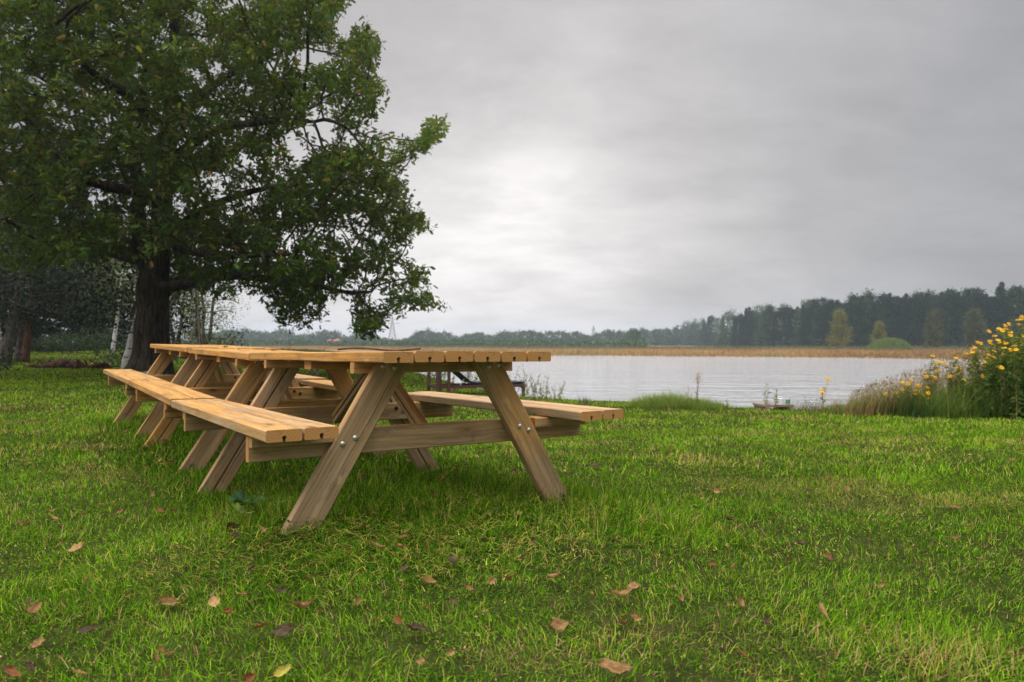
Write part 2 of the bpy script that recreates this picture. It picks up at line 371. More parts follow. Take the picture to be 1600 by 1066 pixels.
def leaves(mb, P, size, tmpl, rnd, tilt=.9, up=None, rg=rng, fr=None, m=0):
    n = len(P); Tv, Tf = tmpl; k = len(Tv)
    ax, sd_, nm = frames(n, up, tilt, rg) if fr is None else fr
    s = (np.ones(n) * size)[:, None, None]
    V = P[:, None, :] + s * (Tv[None, :, 0, None] * ax[:, None] + Tv[None, :, 1, None] * sd_[:, None] + Tv[None, :, 2, None] * nm[:, None])
    off = (np.arange(n) * k)[:, None, None]
    mb.add(V.reshape(-1, 3), [(f[None] + off).reshape(-1, f.shape[1]) for f in Tf], {'rnd': np.repeat(rnd, k)}, m)
def blades(mb, B, length, width, lean, rnd, seg=3, az=None, curl=1.0, rg=rng, m=0):
    """B (n,3) roots; lean = angle off vertical at the root"""
    n = len(B); az = rg.uniform(0, 2 * math.pi, n) if az is None else az
    d = np.stack([np.cos(az), np.sin(az), np.zeros(n)], -1); s = np.stack([-np.sin(az), np.cos(az), np.zeros(n)], -1)
    tw = rg.normal(0, .5, n); s = s * np.cos(tw)[:, None] + d * np.sin(tw)[:, None]
    pts = [B]; p = B.copy(); a = lean.copy()
    for i in range(seg):
        stp = (length / seg)[:, None]
        p = p + stp * (np.sin(a)[:, None] * d + np.cos(a)[:, None] * np.array([0, 0, 1.])); pts.append(p); a = a + curl * (.25 + .35 * lean) * (1.3 if seg < 3 else 1)
    rows = []
    for i, q in enumerate(pts[:-1]):
        w = (width * (1 - .28 * i if seg > 1 else 1) * .5)[:, None]
        rows += [q - s * w, q + s * w]
    rows.append(pts[-1]); V = np.stack(rows, 1); k = V.shape[1]
    q = [[2 * i, 2 * i + 1, 2 * i + 3, 2 * i + 2] for i in range(seg - 1)]
    off = (np.arange(n) * k)[:, None, None]; F_ = []
    if q: F_.append((np.array(q)[None] + off).reshape(-1, 4))
    F_.append((np.array([[2 * seg - 2, 2 * seg - 1, 2 * seg]])[None] + off).reshape(-1, 3))
    mb.add(V.reshape(-1, 3), F_, {'rnd': np.repeat(rnd, k)}, m)
def tube(mb, pts, rad, sides=8, m=0, rnd=.5, bumpy=0, cap=True, seed=0):
    pts = np.asarray(pts, float); rad = np.ones(len(pts)) * rad; n = len(pts)
    tan = np.gradient(pts, axis=0); tan /= np.linalg.norm(tan, axis=1)[:, None] + 1e-9
    ref = np.array([1., 0, 0]) if abs(tan[0][0]) < .8 else np.array([0, 1., 0])
    rows = []; s = ref
    for i in range(n):
        s = s - tan[i] * (s @ tan[i]); s /= np.linalg.norm(s) + 1e-9; t = np.cross(tan[i], s)
        a = np.arange(sides) * 2 * math.pi / sides
        rr = rad[i] * (1 + (bumpy * (vnoise(a * 1.6 + 3, np.full(sides, i * .35), seed) - .5) if bumpy else 0))
        rows.append(pts[i] + (np.cos(a) * rr)[:, None] * s + (np.sin(a) * rr)[:, None] * t)
    V = np.concatenate(rows); i0 = np.arange(sides); i1 = (i0 + 1) % sides; Q = []
    for r in range(n - 1): Q.append(np.stack([r * sides + i0, r * sides + i1, (r + 1) * sides + i1, (r + 1) * sides + i0], -1))
    F_ = [np.concatenate(Q)]
    if cap: F_.append(np.array([np.arange(sides)[::-1], (n - 1) * sides + np.arange(sides)]))
    mb.add(V, F_, {'rnd': np.full(len(V), rnd)}, m)
def catmull(pts, k=6):
    P = np.asarray(pts, float); P = np.vstack([2 * P[0] - P[1], P, 2 * P[-1] - P[-2]]); o = []
    for i in range(1, len(P) - 2):
        for t in np.arange(k) / k:
            o.append(.5 * (2 * P[i] + (P[i + 1] - P[i - 1]) * t + (2 * P[i - 1] - 5 * P[i] + 4 * P[i + 1] - P[i + 2]) * t * t + (3 * P[i] - P[i - 1] - 3 * P[i + 1] + P[i + 2]) * t ** 3))
    o.append(P[-2]); return np.array(o)
def PX(px, py, d): return np.array([(px - 800) / F * d, d, CH - (py - HY) / F * d])
def box(mb, c, s, M=None, m=0, rnd=.5):
    v = np.array([[x, y, z] for x in (-.5, .5) for y in (-.5, .5) for z in (-.5, .5)]) * s
    if M is not None: v = v @ np.array(M).T
    mb.add(v + np.array(c), [np.array([[0, 1, 3, 2], [4, 6, 7, 5], [0, 4, 5, 1], [2, 3, 7, 6], [0, 2, 6, 4], [1, 5, 7, 3]])], {'rnd': np.full(8, rnd)}, m)

# ------------------------------------------------------------------ picnic tables
TW, TG, TL, TH, TB, TBI, TF_, TT, TC = .1197, .0085, 1.8537, .7398, .480, .545, .284, .0406, .776
def section(w, t, groove, up=False):
    b = .004; h = w / 2
    if not groove:
        return [(-h + b, 0), (h - b, 0), (h, b), (h, t - b), (h - b, t), (-h + b, t), (-h, t - b), (-h, b)]
    g = .0055; r = .0075; c = .0135
    key = [(g, 0), (g, c - r * .7)] + [(r * math.cos(a), c + r * math.sin(a)) for a in np.linspace(-.5, math.pi + .5, 9)] + [(-g, c - r * .7), (-g, 0)]
    return [(-h, b), (-h + b, 0)] + key[::-1] + [(h - b, 0), (h, b), (h, t - b), (h - b, t), (-h + b, t), (-h, t - b)]
def board(mb, L, w, t, M, groove=True, sh0=0, sh1=0, wthr=.4, rg=rng, seg=6):
    """board along local X 0..L, width on Y, thickness 0..t on Z (groove in the Z=0 face)"""
    sc = np.array(section(w, t, groove)); k = len(sc); o = rg.uniform(0, 50, 3)
    M = np.array(M); xs = np.linspace(0, 1, seg + 1); rows = []; gcs = []
    jit = rg.normal(0, .0007, (seg + 1, 2))
    for i, q in enumerate(xs):
        x = L * q + sc[:, 0] * (sh0 * (1 - q) + sh1 * q)
        v = np.stack([x, sc[:, 0] + jit[i, 0], sc[:, 1] + jit[i, 1]], -1); rows.append(v); gcs.append(v + o)
    V = np.concatenate(rows); G = np.concatenate(gcs); i0 = np.arange(k); i1 = (i0 + 1) % k
    Q = np.concatenate([np.stack([r * k + i0, r * k + i1, (r + 1) * k + i1, (r + 1) * k + i0], -1) for r in range(seg)])
    def tr(v): return v @ M[:3, :3].T + M[:3, 3]
    n = len(V); mb.add(tr(V), [Q[:, ::-1]], {'gc': G, 'wthr': np.full(n, wthr), 'endg': np.zeros(n)})
    for v, flip in ((rows[0], False), (rows[-1], True)):
        c = np.array([v[:, 0].mean(), 0, t * .9])  # ring centre above the board's heart
        g = np.stack([np.zeros(k), v[:, 1] + rg.uniform(-.03, .03) * 0, v[:, 2] - t * 1.4], -1)
        idx = np.arange(k); f = idx if not flip else idx[::-1]
        mb.add(tr(v), [f[None]], {'gc': g + np.array([0, o[1] * 0 + (o[1] - 25) * .0012, 0]), 'wthr': np.full(k, wthr), 'endg': np.ones(k)})
def BM(origin, xdir, zdir):
    x = Vector(xdir).normalized(); z = Vector(zdir).normalized(); y = z.cross(x)
    return Matrix(((x[0], y[0], z[0], origin[0]), (x[1], y[1], z[1], origin[1]), (x[2], y[2], z[2], origin[2]), (0, 0, 0, 1)))
def dome(mb, c, r, ydir=-1):
    V = []; rows = [(1.0, 0), (1.0, .12), (.85, .42), (.5, .66), (.0, .72)]
    for a, b in rows:
        for k in range(12):
            th = k * math.pi / 6; V.append((c[0] + r * a * math.cos(th), c[1] + ydir * r * b, c[2] + r * a * math.sin(th)))
    Q = [[i * 12 + k, i * 12 + (k + 1) % 12, (i + 1) * 12 + (k + 1) % 12, (i + 1) * 12 + k] for i in range(4) for k in range(12)]
    Q = np.array(Q); mb.add(V, [Q if ydir < 0 else Q[:, ::-1]], {})
def table(pose, label, wsh, seed):
    rg = np.random.default_rng(seed)
    x, y, z, yaw, pi_, ro = pose
    M = Matrix.Translation((x, y, z)) @ Matrix.Rotation(yaw, 4, 'Z') @ Matrix.Rotation(pi_, 4, 'X') @ Matrix.Rotation(ro, 4, 'Y')
    root = empty('picnic_table', M); tag(root, label, 'picnic table', 'wooden picnic tables in a row on the lawn')
    tp = MB()
    for i in range(6):
        cx = -2.5 * (TW + TG) + i * (TW + TG)
        board(tp, TL + rg.normal(0, .002), TW, TT, BM((cx, rg.normal(0, .0015), TH - TT + rg.normal(0, .0008)), (0, 1, 0), (0, 0, 1)), True, wthr=.18 + rg.uniform(-.1, .2) + wsh, rg=rg)
    tp.build('tabletop', WOOD, root)
    for s in (-1, 1):
        b = MB()
        for j in range(2):
            cx = s * (TBI + TW / 2 + j * (TW + TG))
            board(b, TL, TW, TT, BM((cx, rg.normal(0, .002), TB - TT + rg.normal(0, .0008)), (0, 1, 0), (0, 0, 1)), True, wthr=(.50 if s < 0 else .75) + rg.uniform(-.1, .15) + wsh, rg=rg)
        b.build('bench', WOOD, root)
    for e in (0, 1):                      # near and far frames
        def Y(v): return v if e == 0 else TL - v
        ya = Y(TF_); sgn = 1 if e == 0 else -1
        # crossbeam, top crosspiece and battens
        def bar(x0, x1, zb, h_, yf, name, w_):
            b = MB(); yb = yf + sgn * TT
            y0 = min(yf, yb)
            board(b, x1 - x0, h_, TT, BM((x0, y0 + TT, zb + h_ / 2), (1, 0, 0), (0, -1, 0)), False, wthr=w_, rg=rg)
            return b.build(name, WOOD, root)
        cbm = bar(-TC, TC, TB - TT - .102, .1, ya, 'crossbeam', .5 + wsh)
        bar(-.378, .378, TH - TT - .046, .044, ya, 'top_rail', .45 + wsh)
        yl = ya - sgn * (TT + .001)
        for s in (-1, 1):
            x0, x1 = (.475, .775) if s > 0 else (-.775, -.475)
            bar(x0, x1, TB - TT - .046, .0445, yl, 'batten', .5 + wsh)
            # leg
            fx, tx = s * .642, s * .222; zt = TH - TT - .001; z0 = -.03
            fx = fx + (fx - tx) / zt * .03
            dx, dz = tx - fx, zt - z0; Ln = math.hypot(dx, dz)
            zdir = (0, sgn, 0)          # groove face towards the inside of the table: local Z=0 is the inner face
            xd = Vector((dx, 0, dz)).normalized(); zd = Vector((0, -sgn, 0)); yd = zd.cross(xd)
            o = (fx, yl + sgn * TT, z0)
            shr = -yd.z / xd.z
            lg = MB(); board(lg, Ln, TW, TT, BM(o, xd, zd), True, shr, shr, wthr=.62 + rg.uniform(-.12, .12) + wsh, rg=rg)
            lo = lg.build('leg', WOOD, root)
            yfc = yl if e == 0 else yl
            for (bx, bz) in ((.205 + .018, .675), (.205 + .068, .682), (.40 + .038, .418 - .012), (.40 - .012, .418 + .008)):
                bb = MB(); dome(bb, (s * (bx - (.0 if bz > .6 else .0)), yfc, bz if bz > .6 else bz - .02), .0115, -sgn); bb.build('bolt', STEEL, lo, True)
                nb = MB(); dome(nb, (s * bx, ya + sgn * (TT + .0005), bz if bz > .6 else bz - .02), .013, sgn)
                if bz < .6: nb.build('nut', RUST, cbm, True)
        # slanting brace
        y1 = Y(TF_ + TT + .002); y2 = TL / 2 - sgn * .035
        zb_, zt_ = TB - TT - .075, TH - TT - .003
        d = Vector((0, y2 - y1, zt_ - zb_)); bl = MB(); xd = d.normalized(); zd = Vector((1, 0, 0)); yd = zd.cross(xd)
        board(bl, d.length, .06, TT, BM((-TT / 2, y1 + sgn * .032, zb_), xd, zd), True, -yd.y / xd.y if False else 0, -yd.z / xd.z, wthr=.5 + wsh, rg=rg); bl.build('brace', WOOD, root)
    b = MB(); board(b, .70, .095, TT, BM((-.35, TL / 2 , TH - TT * 2 - .001), (1, 0, 0), (0, 0, 1)), False, wthr=.5, rg=rg); b.build('centre_rail', WOOD, root)
    return root
TP = [(-.1491, 2.7382, .017, .6014, -.0125, .009), (-1.2658, 4.3706, -.0216, .6074, .0123, .0296), (-2.3488, 5.9428, .0086, .6192, .0148, .0186)]
table(TP[0], 'nearest picnic table of the row, bolted A-frame end towards the viewer', .08, 21)
table(TP[1], 'middle picnic table of the row, orange bench edge between two others', -.1, 22)
table(TP[2], 'farthest picnic table of the row, beside the big oak trunk', .0, 23)

# ------------------------------------------------------------------ grass
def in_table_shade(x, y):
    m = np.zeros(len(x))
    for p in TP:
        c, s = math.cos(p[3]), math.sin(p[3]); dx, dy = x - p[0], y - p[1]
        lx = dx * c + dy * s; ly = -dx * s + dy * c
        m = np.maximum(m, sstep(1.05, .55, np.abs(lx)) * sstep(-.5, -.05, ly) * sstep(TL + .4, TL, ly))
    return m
def build_grass():
    mb = MB(); rg = np.random.default_rng(11)
    def ring(d0, d1, rho, seg, wmul, lmul, umin=-.86, umax=.86):
        mg = 1.4; area = (umax - umin) * (d1 ** 2 - d0 ** 2) / 2 + 2 * mg * (d1 - d0); n = int(area * rho)
        y = rg.uniform(d0, d1, n * 3); y = y[rg.uniform(size=len(y)) < (y + mg) / (d1 + mg)][:n]; n = len(y); u = rg.uniform(0, 1, n); x = (umin * y - mg) * (1 - u) + (umax * y + mg) * u
        ys = np.interp(x, SX, SY) + .35 * (vnoise(x * .9, y * 0, 5) - .5) + .15 * (vnoise(x * 3.1, y * 0, 6) - .5)
        k = (y < ys - .02) 
        x, y = x[k], y[k]
        # clumpy density
        cl = fbm(x * 5, y * 5, 31, 3); k = rg.uniform(size=len(x)) < .78 + .6 * (cl - .25); x, y, cl = x[k], y[k], cl[k]; n = len(x)
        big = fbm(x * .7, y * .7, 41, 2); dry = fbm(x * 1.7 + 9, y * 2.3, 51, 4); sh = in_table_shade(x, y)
        tall = sstep(.52, .75, fbm(x * 1.4 + 3, y * 1.4, 61, 2))
        length = rg.gamma(7, 1 / 7, n) * (.018 + .020 * tall ** 1.5 + .020 * cl + .035 * sh) * lmul
        # long uncut tufts at some feet and towards the lower right
        for (tx, ty, tr, ta) in ((.50, 3.0, .28, .05), (1.05, 1.75, .30, .035), (.15, 3.25, .35, .04), (-.25, 2.5, .3, .025)):
            length += ta * np.exp(-((x - tx) ** 2 + (y - ty) ** 2) / tr ** 2) * rg.uniform(.4, 1.2, n)
        clip = .8 * np.exp(-(((x + .62) / .5) ** 2 + ((y - 2.42) / .22) ** 2)) + .75 * np.exp(-(((x - .1) / .45) ** 2 + ((y - 3.15) / .28) ** 2)) + .5 * np.exp(-(((x + .1) / .5) ** 2 + ((y - 2.6) / .2) ** 2))
        isc = rg.uniform(size=n) < np.clip(clip, 0, .6)
        lean = np.abs(rg.normal(.55, .38, n)); lean = np.where(isc, rg.uniform(1.05, 1.5, n), lean)
        fl = rg.uniform(size=n) < .22; lean = np.where(fl, rg.uniform(.9, 1.45, n), lean)
        length = np.where(isc, length * .75 + .02, length)
        r = -.02 + .66 * rg.beta(1.2, 1.5, n) + .22 * (big - .5) + .12 * sstep(5, 9, y) - .06 * sh + .12 * (cl - .5)  # sh lowers blade tone under the tables: their shade put into the colour
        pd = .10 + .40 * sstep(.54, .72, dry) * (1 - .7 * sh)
        isd = rg.uniform(size=n) < pd; r = np.where(isd, rg.uniform(.70, .97, n), r); r = np.where(isc, np.where(rg.uniform(size=n) < .3, rg.uniform(.74, .84, n), rg.uniform(.02, .35, n)), r)
        r = np.where(rg.uniform(size=n) < .008, 1.0, r)
        az = (fbm(x * 2.2, y * 2.2, 71, 2) * 9 + rg.normal(0, 1.5, n))
        z = hgt(x, y) - .004 + np.where(isc, rg.uniform(.0, .045, n), 0)
        w = rg.uniform(.0016, .0034, n) * wmul
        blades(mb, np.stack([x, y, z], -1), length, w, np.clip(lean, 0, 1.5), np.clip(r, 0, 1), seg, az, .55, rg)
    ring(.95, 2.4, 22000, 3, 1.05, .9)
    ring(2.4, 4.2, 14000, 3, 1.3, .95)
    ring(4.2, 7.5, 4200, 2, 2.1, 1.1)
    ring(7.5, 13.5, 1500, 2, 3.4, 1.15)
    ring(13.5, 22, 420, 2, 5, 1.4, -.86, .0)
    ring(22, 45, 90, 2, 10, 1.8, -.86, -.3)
    # low clover and moss leaflets between the blades
    n = 60000; y = np.sqrt(rg.uniform(1.15 ** 2, 5.0 ** 2, n)); x = rg.uniform(-.86, .86, n) * y; k = fbm(x * 3, y * 3, 131, 3) > .46; x, y = x[k], y[k]; n = len(x)
    rr_ = np.clip(rg.normal(.20, .10, n) + .62 * (rg.uniform(size=n) < .10), 0, .95)
    leaves(mb, np.stack([x, y, hgt(x, y) + rg.uniform(.0, .022, n)], -1), rg.uniform(.006, .013, n), T_DIA, rr_, .5, 1.5, rg)
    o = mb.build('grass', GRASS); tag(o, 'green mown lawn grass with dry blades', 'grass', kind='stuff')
build_grass()

# ------------------------------------------------------------------ trees
def in_poly(px, py, poly):
    inside = np.zeros(len(px), bool); j = len(poly) - 1
    for i in range(len(poly)):
        xi, yi = poly[i]; xj, yj = poly[j]
        c = ((yi > py) != (yj > py)) & (px < (xj - xi) * (py - yi) / (yj - yi + 1e-12) + xi); inside ^= c; j = i
    return inside
def colonize(seeds, par, att, step=.26, infl=2.2, kill=.42, iters=140, grav=0.0, rg=rng):
    nodes = [np.array(s, float) for s in seeds]; parent = list(par)
    A = att.copy(); N = np.array(nodes)
    dist = np.full(len(A), 1e9); near = np.zeros(len(A), int)
    def upd(A, dist, near, New, base):
        for s in range(0, len(New), 400):
            D = np.linalg.norm(A[:, None] - New[None, s:s + 400], axis=2); j = D.argmin(1); d = D[np.arange(len(A)), j]
            k = d < dist; dist[k] = d[k]; near[k] = j[k] + base + s
    upd(A, dist, near, N, 0)
    done = {}
    for it in range(iters):
        if len(A) == 0: break
        act = dist < infl if it > 0 else dist < infl * 3
        if not act.any():
            act = dist < dist.min() + 1.0
        dirs = A[act] - N[near[act]]; dirs /= np.linalg.norm(dirs, axis=1)[:, None] + 1e-9
        acc = np.zeros((len(N), 3)); np.add.at(acc, near[act], dirs); ids = np.unique(near[act])
        v = acc[ids]; v /= np.linalg.norm(v, axis=1)[:, None] + 1e-9; v += rg.normal(0, .16, v.shape); v[:, 2] += grav; v /= np.linalg.norm(v, axis=1)[:, None]
        new = N[ids] + v * step
        keep = [i for i, q in enumerate(ids) if done.get(int(q), 0) < 3]
        for i in keep: done[int(ids[i])] = done.get(int(ids[i]), 0) + 1
        if not keep: break
        new = new[keep]; pid = ids[keep]; base = len(N); N = np.vstack([N, new]); parent += [int(p) for p in pid]
        upd(A, dist, near, new, base)
        k = dist > kill; A, dist, near = A[k], dist[k], near[k]
    return N, np.array(parent)
def skeleton_mesh(mb, N, par, r0, rtip=.006, expo=2.3, minr=.0, fixed=None):
    n = len(N); w = np.zeros(n); kids = [[] for _ in range(n)]
    for i in range(n):
        if par[i] >= 0: kids[par[i]].append(i)
    order = np.argsort([-1] * n) if False else range(n - 1, -1, -1)
    for i in order:
        if not kids[i]: w[i] = 1.0
        if par[i] >= 0: w[par[i]] += w[i]
    root = int(np.argmin(par)); rad = np.maximum(rtip, r0 * (w / w.max()) ** (1 / expo))
    if fixed is not None:
        for i, r in fixed.items(): rad[i] = max(r, rad[i] if False else r)
    used = np.zeros(n, bool)
    for i in range(n):
        if par[i] >= 0 and used[i]: continue
        ch = [par[i]] if par[i] >= 0 else []
        if ch and max(kids[ch[0]], key=lambda q: w[q]) == i and used[i]: continue
        c = i; seq = list(ch)
        while True:
            seq.append(c); used[c] = True
            if not kids[c]: break
            c2 = max(kids[c], key=lambda q: w[q])
            if used[c2]: break
            c = c2
        if len(seq) < 2: continue
        rr = rad[seq].copy()
        if ch: rr[0] = min(rr[0], rr[1] * 1.25)
        if rr.max() < minr: continue
        rr[-1] *= .5
        tube(mb, N[seq], rr, 14 if rr.max() > .15 else (7 if rr.max() > .04 else 4), bumpy=.25 if rr.max() > .15 else 0, cap=False, seed=i)
    return rad, w

# the oak ----------------------------------------------------------
OD = 15.6
def build_oak():
    rg = np.random.default_rng(5)
    root = empty('oak_tree', loc=(PX(233, 585, OD)[0], OD, H(PX(233, 585, OD)[0], OD)))
    o0 = np.array(root.location)
    def W(pts): return [PX(a, b, OD + c) for a, b, c in pts]
    paths = [W([(231, 588, 0), (234, 560, 0), (238, 520, 0), (240, 480, 0), (240, 445, 0), (243, 415, 0), (250, 370, 0), (254, 320, 0), (258, 260, .1), (264, 200, .1), (268, 140, 0), (272, 70, 0), (276, 0, 0), (282, -80, 0), (285, -150, 0)])]
    br = [(4, W([(240, 445, 0), (226, 410, -.1), (220, 375, -.2), (217, 330, -.3), (214, 285, -.4), (208, 235, -.5), (214, 190, -.6), (224, 140, -.8), (225, 80, -1)])),
          (4, W([(240, 445, 0), (268, 447, -.3), (310, 437, -.8), (350, 431, -1.2), (400, 434, -1.5), (450, 441, -1.7), (505, 449, -1.8), (540, 456, -1.8), (580, 456, -1.8)])),
          (6, W([(250, 370, 0), (285, 350, .3), (330, 322, .8), (390, 300, 1.2), (450, 290, 1.4), (510, 290, 1.5)])),
          (7, W([(254, 320, 0), (215, 300, -.8), (160, 290, -1.6), (120, 270, -2.2), (60, 210, -2.8), (10, 150, -3.2), (-40, 90, -3.4)])),
          (6, W([(250, 370, 0), (290, 390, -.8), (340, 398, -1.8), (400, 398, -2.6), (460, 398, -3)])),
          (8, W([(258, 260, 0), (300, 225, -.5), (350, 200, -1), (420, 190, -1.6), (490, 190, -2)])),
          (9, W([(264, 200, 0), (310, 150, .6), (370, 110, 1.2), (440, 80, 1.5)])),
          (10, W([(268, 140, 0), (230, 70, .6), (180, 10, 1.0), (140, -50, 1.4)])),
          (5, W([(243, 415, 0), (190, 400, .6), (140, 385, 1.3), (80, 370, 2), (10, 350, 2.6)])),
          (7, W([(254, 320, 0), (240, 260, 1.2), (200, 200, 2.6), (150, 150, 3.4)])),
          (9, W([(264, 200, 0), (200, 150, -1.5), (130, 100, -2.6), (60, 20, -3.2)]))]
    N = []; par = []; fixed = {}
    tr = [.50, .40, .355, .34, .335, .27, .235, .215, .19, .165, .14, .12, .10, .08, .06]
    main = catmull(paths[0], 4); 
    for i, p in enumerate(main): par.append(len(N) - 1 if N else -1); N.append(p); fixed[len(N) - 1] = float(np.interp(i / 4, range(len(tr)), tr))
    for at, pth in br:
        c = catmull(pth, 4); base = at * 4; r0 = {0: 0}.get(at, 0)
        rs = .20 if pth is br[0][1] else .125
        for i, p in enumerate(c[1:]):
            par.append(base if i == 0 else len(N) - 1); N.append(p); fixed[len(N) - 1] = max(.02, rs * (1 - .85 * i / len(c)))
    poly = [(-420, -420), (330, -420), (470, -250), (530, -60), (548, 0), (528, 28), (574, 34), (598, 72), (572, 112), (602, 128), (603, 168), (640, 196), (670, 178), (698, 188), (684, 218), (660, 240), (622, 248), (618, 275),
            (645, 294), (622, 312), (645, 336), (684, 343), (650, 366), (612, 378), (602, 398), (640, 398), (668, 418), (655, 440), (690, 478), (655, 482), (612, 476), (598, 500), (600, 532), (566, 530), (545, 512), (533, 488),
            (520, 462), (496, 452), (502, 486), (482, 514), (452, 504), (424, 500), (420, 462), (386, 442), (372, 468), (340, 458), (300, 440), (276, 470), (262, 440), (262, 405), (212, 405), (196, 395), (175, 405), (130, 400), (60, 420), (0, 425), (-150, 430), (-420, 330)]
    A = []
    while sum(map(len, A)) < 13000:
        n = 20000; px = rg.uniform(-420, 700, n); py = rg.uniform(-420, 535, n)
        dz = rg.uniform(-1, 1, n)
        t = np.clip(1 - ((px - 170) / 560) ** 2, .03, 1); u = np.clip(1 - ((py - 40) / 620) ** 2, .1, 1)
        half = 4.6 * np.sqrt(t) * np.sqrt(u)
        dep = OD + dz * half - .3
        ok = in_poly(px, py, poly)
        # hollows so the sky shows through, and an emptier core
        cl = fbm(px / 46 + dep * .25, py / 40 - dep * .15, 77, 2); ok &= cl > .45
        core = (np.hypot(px - 235, (py - 150)) < 130) & (np.abs(dz) < .5); ok &= ~(core & (rg.uniform(size=n) < .75))
        ok &= ~((px > 185) & (px < 300) & (py > 300) & (py < 470) & (dz < .35) & (rg.uniform(size=n) < .85))
        ok &= ~((px < 200) & (py > 330) & (rg.uniform(size=n) < .35))
        ok &= rg.uniform(size=n) < np.where((px < -60) | (py < -60), .35, 1)
        sel = np.stack([(px - 800) / F * dep, dep, CH - (py - HY) / F * dep], -1)[ok]
        A.append(sel)
    A = np.concatenate(A)[:13000]
    Nn, pp = colonize(N, par, A, .23, 1.5, .27, 90, rg=rg)
    mb = MB(); rad, w = skeleton_mesh(mb, Nn - o0, pp, .30, .0055, 2.2, 0, fixed)
    tube(mb, np.array([[0, 0, -.25], [0, 0, .02], [.01, 0, .22], [.03, 0, .5], [.05, 0, .9]]), [.62, .56, .45, .38, .34], 18, bumpy=.35, cap=False, seed=3)
    mb.build('trunk', OAKBARK, root, True)
    # leaves in tufts on the thin twigs
    thin = np.where((w <= 9) & (np.arange(len(Nn)) >= len(N)))[0]
    vis = Nn[thin]; px = 800 + vis[:, 0] / vis[:, 1] * F; py = HY - (vis[:, 2] - CH) / vis[:, 1] * F
    front = (px > -60) & (py > -60)
    cnt = np.where(front, rg.poisson(np.where(w[thin] <= 3, 20, 8)), rg.poisson(3.0, len(thin)))
    P = np.repeat(vis, cnt, 0); sz = np.repeat(np.where(front, 1, 1.7), cnt) * rg.uniform(.06, .165, len(P))
    off = rg.normal(0, 1, (len(P), 3)); off *= (rg.uniform(0, 1, len(P)) ** .6 * .17)[:, None] / (np.linalg.norm(off, axis=1)[:, None] + 1e-9)
    off[:, 2] -= .02
    tuft = np.repeat(rg.uniform(0, 1, len(thin)), cnt); region = fbm(P[:, 0] * .7 + P[:, 1] * .4, P[:, 2] * .9, 91, 2)
    r = .24 + .22 * sstep(4.5, 7.0, P[:, 0] + 8.0) + .45 * (tuft - .5) + .5 * rg.normal(0, .25, len(P)) + .5 * (region - .45)
    r = np.where(rg.uniform(size=len(P)) < .035 + .10 * (tuft > .93), rg.uniform(.86, 1, len(P)), np.clip(r, 0, .84))
    lb = MB(); leaves(lb, P + off - o0, sz, T_OAK, r, .7, 1.0, rg)
    lb.build('crown', OAKLEAF, root)
    tag(root, 'big spreading oak with dark trunk at the left end of the tables', 'tree')
    print('oak', len(Nn), len(P))
build_oak()

def ellipsoid_pts(rg, n, c, r, pw=.45):
    v = rg.normal(size=(n, 3)); v /= np.linalg.norm(v, axis=1)[:, None]; return np.array(c) + v * (rg.uniform(0, 1, n) ** pw)[:, None] * np.array(r)
def small_tree(name, loc, hgt_, crown_c, crown_r, leafmat, barkmat, label, cat='tree', nat=500, lsize=.09, lper=14, r0=.1, lean=(0, 0), tmpl=T_DIA, seed=1, group=None, spread=.22, stems=1, step=.28, tilt=.8, cut=.0):
    rg = np.random.default_rng(seed); root = empty(name, loc=loc)
    A = ellipsoid_pts(rg, nat, crown_c, crown_r)
    if cut: A = A[fbm(A[:, 0] / cut + 7, A[:, 2] / cut + A[:, 1], seed, 2) > .42]
    A = A[A[:, 2] > .15]
    N = []; par = []
    for s_ in range(stems):
        a = rg.uniform(0, 6.28); k = .0 if stems == 1 else .35
        top = np.array([lean[0] + k * math.cos(a) * crown_r[0], lean[1] + k * math.sin(a) * crown_r[1], hgt_])
        m = max(4, int(hgt_ / .4)); base = len(N)
        for i in range(m + 1):
            t = i / m; p = top * t + np.array([rg.normal(0, .03), rg.normal(0, .03), 0]) * (t > 0) - np.array([0, 0, .1 if i == 0 else 0])
            par.append(-1 if (i == 0 and s_ == 0) else (0 if i == 0 else len(N) - 1)); N.append(p)
    Nn, pp = colonize(N, par, A, step, 1.8, .38, 60, rg=rg)
    mb = MB(); rad, w = skeleton_mesh(mb, Nn, pp, r0, .005, 2.0); mb.build('trunk', barkmat, root, True)
    thin = np.where(w <= 8)[0]; thin = thin[Nn[thin][:, 2] > .2]
    P = np.repeat(Nn[thin], lper, 0); P = P + rg.normal(0, spread, P.shape)
    lb = MB(); leaves(lb, P, lsize * rg.uniform(.6, 1.3, len(P)), tmpl, np.clip(rg.normal(.45, .25, len(P)), 0, 1), tilt, .8, rg)
    lb.build('crown', leafmat, root); tag(root, label, cat, group); return root
